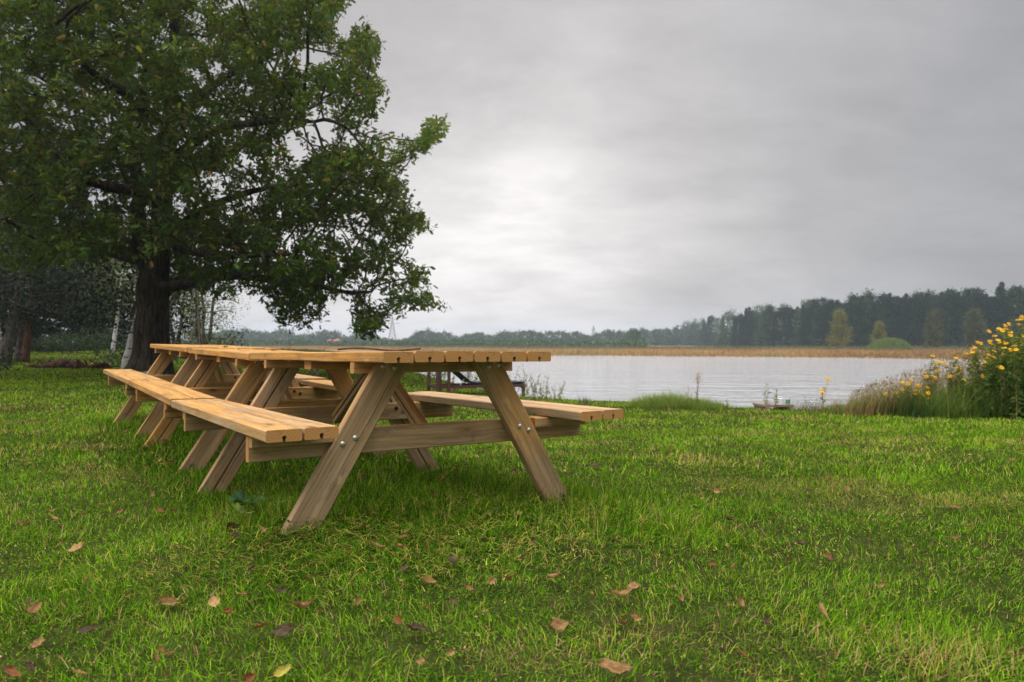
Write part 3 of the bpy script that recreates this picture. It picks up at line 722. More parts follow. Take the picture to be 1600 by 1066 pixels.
def spruce(loc, h, r, label, seed, leafmat=DARKLEAF, bare=.05, name='spruce_tree', group=None, bark=GREYBARK, dens=2.0, n_wh=26, ls=.21):
    rg = np.random.default_rng(seed); root = empty(name, loc=loc); mb = MB()
    tube(mb, [[0, 0, -.2], [0, 0, h * .3], [rg.normal(0, .05), 0, h * .7], [0, 0, h]], [.035 * h ** .9 * .5, .028 * h ** .9 * .5, .012 * h ** .9 * .5, .01], 9)
    Ps = []; 
    for i in range(n_wh):
        z = h * (bare + (1 - bare) * (i / n_wh) ** .9); rr = r * (1 - (z / h - bare) / (1 - bare)) ** .8 * rg.uniform(.75, 1.1)
        for k in range(6):
            a = rg.uniform(0, 6.28); L_ = rr * rg.uniform(.7, 1.1) + .15
            t = np.linspace(0, 1, 5)[:, None]; d = np.array([math.cos(a), math.sin(a), 0])
            p = d * L_ * t + np.array([0, 0, 1]) * (z - .28 * L_ * t ** 1.4 + .1 * L_ * t ** 3); tube(mb, p, np.linspace(.03, .006, 5), 4, cap=False)
            m = int(46 * L_ * dens * .6) + 8; tt = rg.uniform(.12, 1, m); q = d * (L_ * tt)[:, None] + np.array([0, 0, 1]) * (z - .28 * L_ * tt ** 1.4 + .1 * L_ * tt ** 3)[:, None]
            sdv = np.array([-d[1], d[0], 0]); q = q + sdv * (rg.normal(0, .16, m) * L_ * (1.1 - tt))[:, None] - np.array([0, 0, 1]) * np.abs(rg.normal(0, .10, m))[:, None]
            Ps.append(q)
    mb.build('trunk', bark, root, True); P = np.concatenate(Ps); lb = MB()
    leaves(lb, P, ls * rg.uniform(.6, 1.4, len(P)), T_DIA, np.clip(rg.normal(.4, .25, len(P)), 0, 1), .5, 1.0, rg)
    lb.build('crown', leafmat, root); tag(root, label, 'tree', group); return root
def GL(px, d): x = (px - 800) / F * d; return (x, d, H(x, d))

# wood behind the oak on the left
spruce(GL(55, 41), 15, 3.4, 'dark spruce behind the two reddish pine trunks at the far left', 101, n_wh=34)
spruce(GL(125, 39), 9.5, 3.2, 'dark low-branched spruce just left of the leaning birch', 102, n_wh=28)
spruce(GL(-70, 34), 13, 3.2, 'dark spruce cut by the left edge of the picture', 103, n_wh=30)
spruce(GL(-10, 42), 15, 4.0, 'tall spruce farthest back in the wood at the left', 105, n_wh=32)
spruce(GL(178, 44), 8.5, 3.4, 'rounded dark evergreen seen past the left side of the oak trunk', 104, n_wh=26)
def bare_trunk(px0, py0, px1, py1, d, r, m, name, label, crown=None, seed=1, cr=(1.6, 1.6, 1.6), lm=DARKLEAF):
    a = np.array(GL(px0, d)); b = PX(px1, py1, d) + np.array([0, .3, 0]); root = empty(name, loc=tuple(a)); rg = np.random.default_rng(seed)
    n = 9; t = np.linspace(0, 1, n)[:, None]; p = (b - a) * t + rg.normal(0, .02, (n, 3)) * r * 6; p[0] = [0, 0, -.2]
    mb = MB(); tube(mb, p, np.linspace(r * 1.25, r * .45, n), 12, bumpy=.2, seed=seed); top = p[-1]
    N = [q for q in p]; par = [-1] + list(range(n - 1))
    A = ellipsoid_pts(rg, 420, top, cr); A = A[A[:, 2] > 1.2]
    Nn, pp = colonize(N[4:], [-1] + list(range(n - 5)), A, .3, 2.2, .4, 50, rg=rg); nb = MB(); skeleton_mesh(nb, Nn, pp, r * .35, .005); mb.build('trunk', m, root, True); nb.build('branches', GREYBARK, root, True)
    P = np.repeat(Nn[n - 4:], 24, 0) + rg.normal(0, .26, ((len(Nn) - n + 4) * 24, 3)); lb = MB()
    leaves(lb, P, rg.uniform(.06, .13, len(P)), T_DIA, np.clip(rg.normal(.4, .25, len(P)), 0, 1), .8, .8, rg); lb.build('crown', lm, root)
    tag(root, label, 'tree'); return root
bare_trunk(6, 556, 22, 440, 24, .20, GREYBARK, 'pine_tree', 'thick grey-brown trunk leaning right at the left edge', seed=3, cr=(3, 3, 2.4))
bare_trunk(28, 558, 32, 470, 26, .12, GREYBARK, 'pine_tree', 'short grey stem between the thick trunk and the reddish pine', seed=4, cr=(2.2, 2.2, 2))
bare_trunk(38, 556, 44, 430, 25, .13, PINEBARK, 'pine_tree', 'slim reddish pine trunk right of the thick grey trunk', seed=6, cr=(3, 3, 2.6))
bare_trunk(199, 566, 214, 462, 19, .14, BIRCH, 'birch_tree', 'white birch trunk leaning against the view of the oak trunk', seed=7, cr=(1.7, 1.5, 1.8), lm=DARKLEAF)
bare_trunk(175, 556, 186, 420, 30, .07, BIRCH, 'birch_tree', 'thin pale birch stem standing between spruce and oak', seed=8, cr=(1.5, 1.5, 2.2), lm=WILLOWLEAF)
small_tree('dead_tree', GL(-4, 30), 8.2, (0, 0, 6.6), (2.2, 2.2, 3.2), BRONZELEAF, m_plain('bleached_bark', (.32, .27, .22), .9), 'bleached twiggy tree showing pale through the oak at the left edge', nat=700, lper=3, lsize=.06, r0=.1, seed=12)
small_tree('willow_tree', GL(318, 24), 2.6, (0, 0, 1.75), (1.25, 1.2, 1.55), WILLOWLEAF, GREYBARK, 'pale green willow standing behind the rope swing', nat=900, lsize=.10, lper=24, r0=.12, seed=13, tmpl=T_LANCE, cut=.9, stems=3)
small_tree('willow_tree', GL(275, 28), 3.4, (0, 0, 2.3), (1.3, 1.3, 2.2), DARKLEAF, GREYBARK, 'dark leafy tree right behind the oak trunk', nat=800, lsize=.13, lper=26, r0=.12, seed=14, tmpl=T_LANCE, stems=3)
small_tree('shrub', GL(352, 26), .9, (0, 0, .6), (1.0, .8, .62), DARKLEAF, GREYBARK, 'low dark shrub under the willow behind the table end', 'shrub', nat=240, lsize=.08, lper=14, r0=.05, seed=15, stems=4)
small_tree('shrub', GL(438, 13), .55, (0, 0, .62), (.42, .35, .42), BRONZELEAF, GREYBARK, 'left one of two twiggy bronze-leaved shrubs behind the tabletop', 'shrub', nat=170, lsize=.035, lper=6, r0=.02, seed=16, stems=5, spread=.10, step=.14)
small_tree('shrub', GL(490, 12.5), .55, (0, 0, .58), (.38, .35, .42), BRONZELEAF, GREYBARK, 'right one of two twiggy bronze-leaved shrubs behind the tabletop', 'shrub', nat=200, lsize=.035, lper=7, r0=.02, seed=17, stems=5, spread=.10, step=.14)
for i, (px, d, w_, h_, lab) in enumerate(((75, 35, 1.6, 1.1, 'low dark bush beside the slim reddish pine trunk'), (112, 34, 1.7, 1.1, 'low green bush in the middle of the clearing edge'), (150, 34, 1.6, 1.4, 'green bush left of the leaning white birch'), (5, 17.5, .7, .35, 'dark leafy ground plant at the left edge of the lawn'), (180, 21, .7, .55, 'small yellow-green bush at the foot of the leaning birch'))):
    small_tree('shrub', GL(px, d), h_ * .6, (0, 0, h_ * .5), (w_, w_ * .6, h_ * .55), DARKLEAF if i in (0, 3) else SHADEHERB, GREYBARK, lab, 'shrub', nat=260, lsize=.09, lper=14, r0=.03, seed=30 + i, stems=5, spread=.14, step=.2)

# ------------------------------------------------------------------ far bank: reeds, forest, far woodland
def build_reeds():
    rg = np.random.default_rng(61)
    for name, mt, n, lo, hi, hh, lab in (('reeds', REED, 58000, .3, 34, .95, 'tan dry reed belt along the far shore'), ('reeds', OLIVEREED, 33000, 30, 75, 1.25, 'olive reed belt behind the tan reeds on the far shore')):
        u = rg.uniform(-.62, .95, n); yf = np.interp(u, UX, UY); off = lo + (hi - lo) * rg.uniform(0, 1, n) ** 1.6
        y = yf + off; x = u * y; z = hgt(x, y) - .1
        ln = hh * rg.uniform(.7, 1.15, n) * (.85 + .3 * fbm(x * .12, y * .12, 62, 2)) * sstep(-1, 6, off)**.35
        mb = MB(); blades(mb, np.stack([x, y, z], -1), ln, rg.uniform(.07, .16, n), np.abs(rg.normal(.12, .12, n)), np.clip(fbm(x * .08, y * .05, 63, 3) + rg.normal(0, .15, n) - .02, 0, 1), 2, rg=rg)
        tag(mb.build(name, mt), lab, 'reeds', kind='stuff')
build_reeds()
def pine_mesh(seed, h=14, crown0=.38):
    rg = np.random.default_rng(seed); mb = MB()
    tube(mb, [[0, 0, -.5], [rg.normal(0, .1), 0, h * .5], [rg.normal(0, .15), 0, h * .95]], [.2, .15, .05], 6, m=0)
    P = []
    for i in range(44):
        z = h * (crown0 + (1 - crown0) * rg.uniform(0, 1) ** .9); rr = (1.9 * (1 - ((z / h - crown0) / (1 - crown0)) ** 2.2) + .45) * rg.uniform(.5, 1.1)
        a = rg.uniform(0, 6.28); c = np.array([math.cos(a) * rr, math.sin(a) * rr, z]); tube(mb, [[0, 0, z - .3], c], [.05, .02], 4, m=0, cap=False)
        P.append(c * np.array([1, 1, 1]) + rg.normal(0, 1, (46, 3)) * np.array([.62, .62, .34]))
    P = np.concatenate(P + [rg.normal(0, 1, (60, 3)) * np.array([.4, .4, .5]) + np.array([0, 0, h * .97])])
    leaves(mb, P, rg.uniform(.3, .6, len(P)), T_DIA, np.clip(rg.normal(.45, .25, len(P)), 0, 1), .7, .8, rg, m=1)
    return mb.mesh('pine_tree', [PINEBARK, PINELEAF])
def spire_mesh(seed, h=14):
    rg = np.random.default_rng(seed); mb = MB(); tube(mb, [[0, 0, -.5], [0, 0, h]], [.2, .03], 6, m=0); n = 2600
    t = rg.uniform(.06, 1, n); lay = .72 + .28 * np.cos(t * 60 + rg.uniform(0, 6)); rr = 2.5 * (1 - t) ** .75 * lay * np.sqrt(rg.uniform(.1, 1, n)) + .12; a = rg.uniform(0, 6.28, n)
    P = np.stack([np.cos(a) * rr, np.sin(a) * rr, h * t - .25 * rr], -1); leaves(mb, P, rg.uniform(.25, .5, n), T_DIA, np.clip(rg.normal(.4, .22, n), 0, 1), .5, .8, rg, m=1)
    return mb.mesh('spruce_tree', [PINEBARK, PINELEAF])
def broad_mesh(seed, h, r, lm, c0=.15, n=40, ls=.45, name='broadleaf_tree', point=1.0, bark=GREYBARK):
    rg = np.random.default_rng(seed); mb = MB(); tube(mb, [[0, 0, -.5], [rg.normal(0, .1), 0, h * .5], [0, 0, h * .9]], [.16, .11, .03], 6, m=0)
    P = []
    for i in range(n):
        t = rg.uniform(0, 1); z = h * (c0 + (1 - c0) * t); rr = r * math.sqrt(max(0, 1 - (2 * t - .8) ** 2 / 1.5)) * (1 - .75 * t * point) * rg.uniform(.2, 1)
        a = rg.uniform(0, 6.28); c = np.array([math.cos(a) * rr, math.sin(a) * rr, z]); tube(mb, [[0, 0, z - .5], c], [.04, .015], 4, m=0, cap=False)
        P.append(c + rg.normal(0, 1, (44, 3)) * np.array([.13, .13, .10]) * max(r, h * .25) * 1.3)
    P = np.concatenate(P); P = P[P[:, 2] > 0]
    leaves(mb, P, ls * rg.uniform(.6, 1.3, len(P)), T_DIA, np.clip(rg.normal(.45, .25, len(P)), 0, 1), .8, .8, rg, m=1)
    return mb.mesh(name, [bark, lm])
def build_forest():
    rg = np.random.default_rng(71)
    TX = [975, 1000, 1050, 1070, 1120, 1135, 1200, 1280, 1340, 1400, 1480, 1540, 1600, 1750]; TY = [528, 521, 518, 509, 497, 490, 480, 470, 464, 462, 457, 454, 449, 442]
    pm = [pine_mesh(s, 14, c) for s, c in ((1, .24), (2, .32), (3, .2), (4, .4), (5, .28), (6, .15))]
    sm = [spire_mesh(s) for s in (40, 41, 42)]
    bm = [broad_mesh(s, 14, 3.4, FARLEAF, .08, 44, .5, point=.4) for s in (8, 9, 10)]
    used = set(); px = 984.0; rows = []
    while px < 1690:
        top = np.interp(px, TX, TY); D = 14.0 * F / (543 - top); rows.append((px, D, 1.0)); px += rg.uniform(4.2, 6.8)
    for k in range(95):
        p = rg.uniform(990, 1690); top = np.interp(p, TX, TY); D = 14.0 * F / (543 - top); rows.append((p, D * rg.uniform(1.03, 1.12), rg.uniform(1.02, 1.14)))
    for px, D, s in rows[:285]:
        x = (px - 800) / F * D; leafy = rg.uniform() < np.interp(px, [980, 1060, 1130, 1200, 1700], [.7, .8, .35, .1, .08])
        spire = not leafy and rg.uniform() < .38; me = bm[rg.integers(3)] if leafy else (sm[rg.integers(3)] if spire else pm[rg.integers(6)])
        o = obj('broadleaf_tree' if leafy else ('spruce_tree' if spire else 'pine_tree'), me); sc = s * rg.uniform(.82, 1.10); o.location = (x, D, H(x, D) - .2); o.scale = (sc, sc, sc); o.rotation_euler = (0, 0, rg.uniform(0, 6.28))
        if leafy: tag(o, 'green broad-crowned tree in the forest edge across the lake', 'tree', 'broadleaf trees in the forest across the lake')
        elif spire: tag(o, 'dark pointed spruce in the forest across the lake', 'tree', 'spruces in the forest across the lake')
        else: tag(o, 'dark rounded-top pine in the forest across the lake', 'tree', 'pines in the forest across the lake')
    # understorey
    um = [broad_mesh(s, 3.4, 3.2, PINELEAF, .0, 20, .5, 'forest_undergrowth', .2) for s in (18, 19)]
    mb = MB(); n = 52000; p = rg.uniform(985, 1720, n); D = 14.0 * F / (543 - np.interp(p, TX, TY)) * rg.uniform(.985, 1.06, n); x = (p - 800) / F * D
    z = hgt(x, D) + 7.5 * rg.uniform(0, 1, n) ** 1.25 * (.4 + 1.0 * fbm(x * .15, D * .15, 33, 2))
    leaves(mb, np.stack([x, D, z], -1), rg.uniform(.35, .8, n), T_DIA, np.clip(rg.normal(.4, .25, n), 0, 1), .8, .8, rg)
    tag(mb.build('forest_undergrowth', PINELEAF), 'dark undergrowth along the foot of the pine forest', 'undergrowth', kind='stuff')
    # the trees that stand out in front
    for (px, D, h, r, lm, lab, sd_, pt) in ((1312, 140, 8.2, 2.6, YELLOWLEAF, 'yellow-green birch, brightest tree before the dark forest', 81, .8), (1374, 138, 6.0, 1.5, YELLOWLEAF, 'small slim birch just above the round bush', 82, .7),
                                            (1459, 136, 8.4, 2.0, DULLBIRCH, 'slender grey-green birch right of the round bush', 83, .6), (1523, 134, 8.2, 2.3, DULLBIRCH, 'birch with a reddish trunk nearest the yellow flowers', 84, .6),
                                            (992, 300, 7.2, 3.6, FARLEAF, 'dark round tree at the left tip of the far forest', 85, .5)):
        x = (px - 800) / F * D; o = obj('birch_tree' if px > 1000 else 'broadleaf_tree', broad_mesh(sd_, h, r, lm, .10, 90, .34 if px > 1000 else .6, point=pt, bark=BIRCH if px < 1500 else PINEBARK)); o.location = (x, D, H(x, D) - .2); tag(o, lab, 'tree')
    # round willow bush
    x = (1390 - 800) / F * 122; v = ellipsoid_pts(rg, 9000, (0, 0, .2), (3.9, 2.5, 2.5), .12); v = v[v[:, 2] > 0]; mb = MB()
    leaves(mb, v, rg.uniform(.12, .26, len(v)), T_DIA, np.clip(rg.normal(.35, .2, len(v)), 0, .8), .8, .8, rg); o = mb.build('willow_bush', WILLOWLEAF); o.location = (x, 122, H(x, 122)); tag(o, 'smooth rounded green bush standing in the far reeds', 'bush')
build_forest()
def build_far_wood():
    rg = np.random.default_rng(91); mb = MB()
    X = [330, 380, 400, 445, 460, 500, 520, 545, 560, 590, 620, 640, 660, 700, 722, 727, 745, 770, 775, 800, 830, 860, 900, 925, 935, 955, 990, 1010]
    Y = [525, 520, 524, 521, 531, 523, 522, 533, 523, 532, 540, 534, 521, 524, 536, 528, 524, 532, 526, 522, 524, 523, 525, 531, 524, 521, 522, 520]
    P = []; 
    px = 300.0
    while px < 1120:
        D = 450 + 40 * rg.uniform(-1, 1); top = np.interp(px, X, Y) if px < 1010 else 521; h = (545.5 - top) / F * D * rg.uniform(.86, 1.06); x = (px - 800) / F * D; r = rg.uniform(2.2, 4.0)
        tube(mb, [[x, D, -1.5], [x, D, -1 + h * .8]], [.3, .1], 5, m=0)
        for k in range(26):
            t = rg.uniform(.04, 1); rr = r * math.sqrt(max(.05, 1 - (t * 1.25 - .45) ** 2)) * rg.uniform(.1, 1); a = rg.uniform(0, 6.28)
            P.append(np.array([x + rr * math.cos(a), D + rr * math.sin(a), -1 + h * t]) + rg.normal(0, 1, (20, 3)) * np.array([.8, .8, .55]))
        px += rg.uniform(4.0, 7.5)
    n = 16000; pxs = rg.uniform(280, 1010, n); D = rg.uniform(262, 285, n); x = (pxs - 800) / F * D   # low hedge in front of it
    P.append(np.stack([x, D, -1.3 + (1.9 + 1.6 * fbm(x * .12, x * 0, 95, 3)) * rg.uniform(0, 1, n) ** .8], -1))
    P = np.concatenate(P); leaves(mb, P, rg.uniform(.8, 1.6, len(P)), T_DIA, np.clip(rg.normal(.45, .25, len(P)), 0, 1), .7, .8, rg, m=1)
    tag(mb.build('far_woodland', [GREYBARK, FARLEAF]), 'hazy blue-green line of woodland beyond the lake', 'woodland', kind='stuff')
    mb = MB(); n = 5000; px = rg.uniform(540, 660, n); D = rg.uniform(38, 46, n); x = (px - 800) / F * D
    z = CH - (545 - HY) / F * D - .35 + .42 * rg.uniform(0, 1, n) * np.exp(-((px - 600) / 50) ** 2); 
build_far_wood()
PYL = m_plain('pylon_steel', (.22, .23, .24), .6)
def pylon(px, top, D, wb, arms, label):
    x = (px - 800) / F * D; zb = -1.0; h = CH + (HY - top) / F * D - zb; mb = MB(); lv = [0, .18, .34, .48, .6, .7, .79, .87, .94, 1]
    def c(t, sx, sy): w_ = wb * (1 - t) ** 1.25 * .5 + .25; return np.array([sx * w_, sy * w_, h * t])
    for sx in (-1, 1):
        for sy in (-1, 1): tube(mb, [c(t, sx, sy) for t in lv], .17, 4)
    for a, b in zip(lv[:-1], lv[1:]):
        for (p, q) in (((-1, -1), (1, -1)), ((-1, 1), (1, 1)), ((-1, -1), (-1, 1)), ((1, -1), (1, 1))):
            tube(mb, [c(a, *p), c(b, *q)], .09, 4); tube(mb, [c(a, *q), c(b, *p)], .09, 4); tube(mb, [c(b, *p), c(b, *q)], .09, 4)
    root = empty('power_pylon', loc=(x, D, zb)); mb.build('mast', PYL, root)
    for t, l, r in arms:
        m = MB()
        for s_, L_ in ((-1, l), (1, r)):
            if L_: tube(m, [[0, 0, h * t], [s_ * L_, 0, h * t]], .14, 4); tube(m, [[0, 0, h * t - 1.4], [s_ * L_, 0, h * t]], .1, 4); tube(m, [[s_ * L_, 0, h * t], [s_ * L_, 0, h * t - 1.5]], .1, 4)
        m.build('crossarm', PYL, root)
    tag(root, label, 'pylon', 'power pylons on the horizon')
pylon(613, 494, 620, 7.5, [(.76, 3.5, 6.5), (.9, 2.5, 3.5)], 'tallest lattice pylon, left of the tabletop end under the oak branches')
pylon(669, 511, 640, 6, [(.8, 4, 4), (.93, 3, 3)], 'pylon top rising from the rounded hazy wood right of the tallest pylon')
pylon(927.5, 509, 640, 6, [(.82, 2, 2)], 'thin pylon above the far trees just right of the tabletop')
pylon(457, 511, 660, 6, [(.82, 3.5, 3.5)], 'faint pylon behind the bronze-leaved shrubs')
ROOF = m_plain('red_tile_roof', (.42, .09, .07), .7); HWALL = m_plain('house_wall', (.45, .42, .38), .8); GLASS = m_plain('window_glass', (.05, .06, .07), .2)
def house(px, D, w_, hw, hr, label, zoff=-1):
    x = (px - 800) / F * D; root = empty('house', loc=(x, D, zoff)); m = MB(); box(m, (0, 0, hw / 2), (w_, 6, hw)); m.build('wall', HWALL, root)
    m = MB(); a = w_ / 2 + .4; V = [(-a, -3.5, hw), (a, -3.5, hw), (a, 3.5, hw), (-a, 3.5, hw), (-a + .8, 0, hw + hr), (a - .8, 0, hw + hr)]
    m.add(V, [np.array([[0, 1, 5, 4], [2, 3, 4, 5], [0, 3, 2, 1]]), np.array([[1, 2, 5], [3, 0, 4]])], {}); rf = m.build('roof', ROOF, root)
    m = MB(); box(m, (w_ * .2, .4, hw + hr * .9), (.7, .7, 1.4)); m.build('chimney', HWALL, rf)
    for k in (-.3, 0, .3): m = MB(); box(m, (k * w_, -3.0, hw * .5), (1.1, .12, 1.2)); m.build('window', GLASS, root)
    tag(root, label, 'house')
house(523, 330, 6.4, 1.6, 1.5, 'far house with a red roof behind the middle of the tabletop', -.6)
house(846, 380, 4.6, .8, 1.2, 'small far building with a dull red roof among the hazy trees')

# ------------------------------------------------------------------ near shore plants
def stalk_clump(name, loc, n, r, h, mt, label, cat='plant', kind=None, lean=.25, w=.006, seed=1, group=None, rr=(0, 1), seg=3):
    rg = np.random.default_rng(seed); root = None; a = rg.uniform(0, 6.28, n); q = rg.uniform(0, 1, n) ** .6; x = loc[0] + r[0] * q * np.cos(a); y = loc[1] + r[1] * q * np.sin(a)
    B = np.stack([x, y, hgt(x, y) - .02], -1) - np.array(loc); mb = MB()
    blades(mb, B, h * rg.uniform(.45, 1.1, n) * (1 - .45 * q ** 2), rg.uniform(.6, 1.3, n) * w, np.abs(rg.normal(lean, .18, n)), rg.uniform(rr[0], rr[1], n), seg, rg=rg)
    o = mb.build(name, mt); o.location = loc; tag(o, label, cat, group, kind); return o
def herb(name, loc, stems, h, leafn, ls, label, mt=HERBLEAF, sm=DRYSTALK, r=.08, flowers=0, fs=.03, seed=1, lean=.15, cat='plant', group=None, tmpl=T_LANCE, az=None, plume=False):
    rg = np.random.default_rng(seed); root = empty(name, loc=loc); st = MB(); lf = MB(); tips = []
    for s_ in range(stems):
        a = rg.uniform(0, 6.28); b = np.array([math.cos(a), math.sin(a), 0]) * r * rg.uniform(0, 1); b[2] = H(loc[0] + b[0], loc[1] + b[1]) - loc[2] - .02
        a2 = rg.uniform(0, 6.28) if az is None else az + rg.normal(0, .5); hh = h * rg.uniform(.65, 1.08); ln = abs(rg.normal(lean, .08)) * hh
        t = np.linspace(0, 1, 7)[:, None]; p = b + np.array([math.cos(a2) * ln, math.sin(a2) * ln, 0]) * t ** 1.8 + np.array([0, 0, hh]) * t + rg.normal(0, .006, (7, 3)) * t
        tube(st, p, np.linspace(.0045, .002, 7) * (1.3 if h > .8 else 1), 5, rnd=rg.uniform(), cap=False); tips.append(p[-1])
        if leafn:
            tt = rg.uniform(.08, .97, leafn); ii = np.clip(tt * 6, 0, 5.999); k = ii.astype(int); q = p[k] + (p[k + 1] - p[k]) * (ii - k)[:, None]
            leaves(lf, q, ls * rg.uniform(.5, 1.2, leafn) * (1.15 - .6 * tt), tmpl, np.clip(rg.normal(.45, .25, leafn), 0, 1), .45, 1.2, rg)
        if flowers and s_ < flowers:
            ntop = 1
            for br in range(1):
                if leafn: pass
        if plume:
            m = 60; leaves(lf, p[-1] + rg.normal(0, 1, (m, 3)) * np.array([.02, .02, h * .09]), .03 * rg.uniform(.5, 1.2, m), T_THIN, rg.uniform(.6, 1, m), .9, .5, rg)
    so_ = st.build('stem', sm, root)
    if lf.n: lf.build('foliage', mt, root)
    for k in range(min(flowers, len(tips))): make_flower(tips[k], fs, root, rg)
    tag(root, label, cat, group); return root
_fl = []
def make_flower(p, s, root, rg):
    if not _fl:
        for v in range(3):
            rr = np.random.default_rng(200 + v); pm_ = MB(); n = 11; a = np.arange(n) * 2 * math.pi / n + rr.normal(0, .06, n)
            ax = np.stack([np.cos(a), np.sin(a), rr.normal(-.12, .15, n)], -1); sd_ = np.stack([-np.sin(a), np.cos(a), np.zeros(n)], -1)
            leaves(pm_, ax * .2, np.full(n, .95), T_LANCE, rr.uniform(0, 1, n), fr=(ax, sd_ * 1.6, np.cross(ax, sd_)))
            a2 = np.arange(8) * math.pi / 4; dv = [(0, 0, .16)] + [(.26 * math.cos(t), .26 * math.sin(t), .06) for t in a2]
            dm = MB(); dm.add(dv, [np.array([[0, 1 + i, 1 + (i + 1) % 8] for i in range(8)])], {})
            _fl.append((pm_.mesh('flower', PETAL), dm.mesh('flower_centre', DISC)))
    m = _fl[rg.integers(3)]; o = obj('flower', m[0], root); o.location = tuple(p); o.scale = (s, s, s); o.rotation_euler = (rg.uniform(.2, 1.1), rg.uniform(-.4, .4), rg.uniform(-.6, .6)); obj('flower_centre', m[1], o)

# mound of long grass with stalks, at the water's edge
stalk_clump('grass_clump', GL(1045, 10.6), 5200, (.60, .3), .34, HERBLEAF, 'bright green grassy mound at the water edge, left half with tall dead stalks', 'grass clump', seed=201, rr=(.6, 1))
stalk_clump('grass_clump', GL(1100, 10.45), 2600, (.40, .22), .24, HERBLEAF, 'lower green grass mound right of the dead stalks', 'grass clump', seed=202, rr=(.6, .95))
herb('dead_stalk', GL(1089, 10.5), 3, .62, 8, .05, 'tall pale dead stalk rising from the grassy mound', DRYSTALK, r=.03, lean=.08, seed=203, plume=True)
herb('dead_stalk', GL(1078, 10.5), 3, .36, 6, .05, 'shorter dead stalk beside the tall pale one', DRYSTALK, r=.05, lean=.1, seed=204)
herb('weed', GL(1135, 10.3), 2, .2, 9, .06, 'small weed on the water edge right of the mound', r=.03, seed=205)
herb('weed', GL(1197, 10.2), 2, .5, 16, .07, 'taller leafy weed standing by the plank at the water', WILLOWLEAF, r=.03, lean=.05, seed=206)
herb('weed', GL(1213, 10.15), 2, .40, 14, .07, 'shorter leafy weed right of the taller one by the plank', WILLOWLEAF, r=.04, lean=.12, seed=207)
stalk_clump('reed_clump', GL(1262, 10.15), 260, (.38, .2), .34, OLIVEREED, 'thin olive rushes left of the lone yellow flower', 'reeds', seed=208, lean=.3)
herb('yellow_flower', GL(1287, 9.9), 3, .46, 8, .07, 'lone yellow flower stem over the water left of the flower beds', flowers=3, fs=.034, r=.05, seed=209, lean=.08)
stalk_clump('reed_clump', GL(1305, 9.9), 300, (.3, .2), .34, DRYSTALK, 'brownish rushes at the foot of the lone yellow flower', 'reeds', seed=210, lean=.3)
stalk_clump('reed_clump', GL(911, 11.1), 40, (.10, .1), .30, OLIVEREED, 'small upright rush tuft alone at the lawn edge', 'reeds', seed=211, lean=.2, w=.012)
herb('shore_plant', GL(800, 12.9), 16, .62, 26, .06, 'tallest pale green shore plants beside the table leg', WILLOWLEAF, r=.35, lean=.3, seed=212)
herb('shore_plant', GL(838, 12.0), 14, .45, 22, .06, 'pale leafy shore plants in the middle of the lawn edge group', WILLOWLEAF, r=.28, lean=.35, seed=213)
herb('shore_plant', GL(868, 11.7), 9, .36, 16, .055, 'sparse shore plants at the right end of the group', WILLOWLEAF, r=.22, lean=.3, seed=214)
herb('shore_plant', GL(770, 14.2), 18, .7, 26, .07, 'bushy shore plants behind the sun lounger', HERBLEAF, r=.5, lean=.3, seed=215)
herb('shore_plant', GL(735, 15.2), 18, .75, 26, .07, 'tall tangled plants just behind the lounger back', WILLOWLEAF, r=.5, lean=.3, seed=216)
herb('shore_plant', GL(690, 16.5), 20, .8, 26, .08, 'shore plants left of the lounger behind its posts', HERBLEAF, r=.7, lean=.3, seed=217)
# flower bank on the right
def bank():
    rg = np.random.default_rng(301); mb = MB()
    n = 24000; px = rg.uniform(1290, 1900, n); d = rg.uniform(8.7, 10.2, n) ; x = (px - 800) / F * d
    edge = 9.15 + .25 * (fbm(x * 1.5, x * 0, 302, 2) - .5) + .6 * sstep(6.0, 4.6, x); k = (d > edge) & (d < np.interp(x, SX, SY) + .25); x, d, px = x[k], d[k], px[k]; n = len(x)
    hh = np.interp(px, [1290, 1340, 1400, 1480, 1560, 1650], [.14, .36, .52, .6, .62, .7]); 
    blades(mb, np.stack([x, d, hgt(x, d) - .02], -1), hh * rg.uniform(.25, 1.15, n), rg.uniform(.005, .011, n), np.abs(rg.normal(.32, .24, n)), np.clip(rg.normal(.42, .2, n) + .9 * (fbm(x * 2.2, d * 2, 309, 2) - .5), 0, 1), 3, rg=rg)
    tag(mb.build('bank_grass', HERBLEAF), 'tall green grass along the foot of the flower bank', 'grass', kind='stuff')
    mb = MB(); n = 2600; px = rg.uniform(1320, 1590, n); d = rg.uniform(9.5, 10.4, n); x = (px - 800) / F * d
    hh = np.interp(px, [1320, 1370, 1430, 1500, 1590], [.32, .55, .72, .95, .9]); blades(mb, np.stack([x, d, hgt(x, d) - .02], -1), hh * rg.uniform(.5, 1.1, n), rg.uniform(.004, .008, n), np.abs(rg.normal(.18, .12, n)), rg.uniform(0, 1, n), 3, az=rg.normal(3.3, .7, n) * 0 + rg.normal(0, .9, n), rg=rg)
    P = []; 
    n = 5200; px = rg.uniform(1330, 1560, n); d = rg.uniform(9.5, 10.3, n); x = (px - 800) / F * d; hh = np.interp(px, [1330, 1380, 1440, 1500, 1560], [.3, .5, .66, .9, .95]); z = hgt(x, d) + hh * rg.uniform(.55, 1.0, n)
    k = fbm(x * 6, z * 6, 305, 2) > .45; leaves(mb, np.stack([x, d, z], -1)[k], rg.uniform(.02, .055, k.sum()), T_THIN, rg.uniform(0, 1, k.sum()), .9, .5, rg)
    tag(mb.build('dry_meadow_grass', DRYSTALK), 'purplish brown dry grass heads behind the green bank', 'grass', kind='stuff')
bank()
FG = 'yellow flowering plants on the right bank'
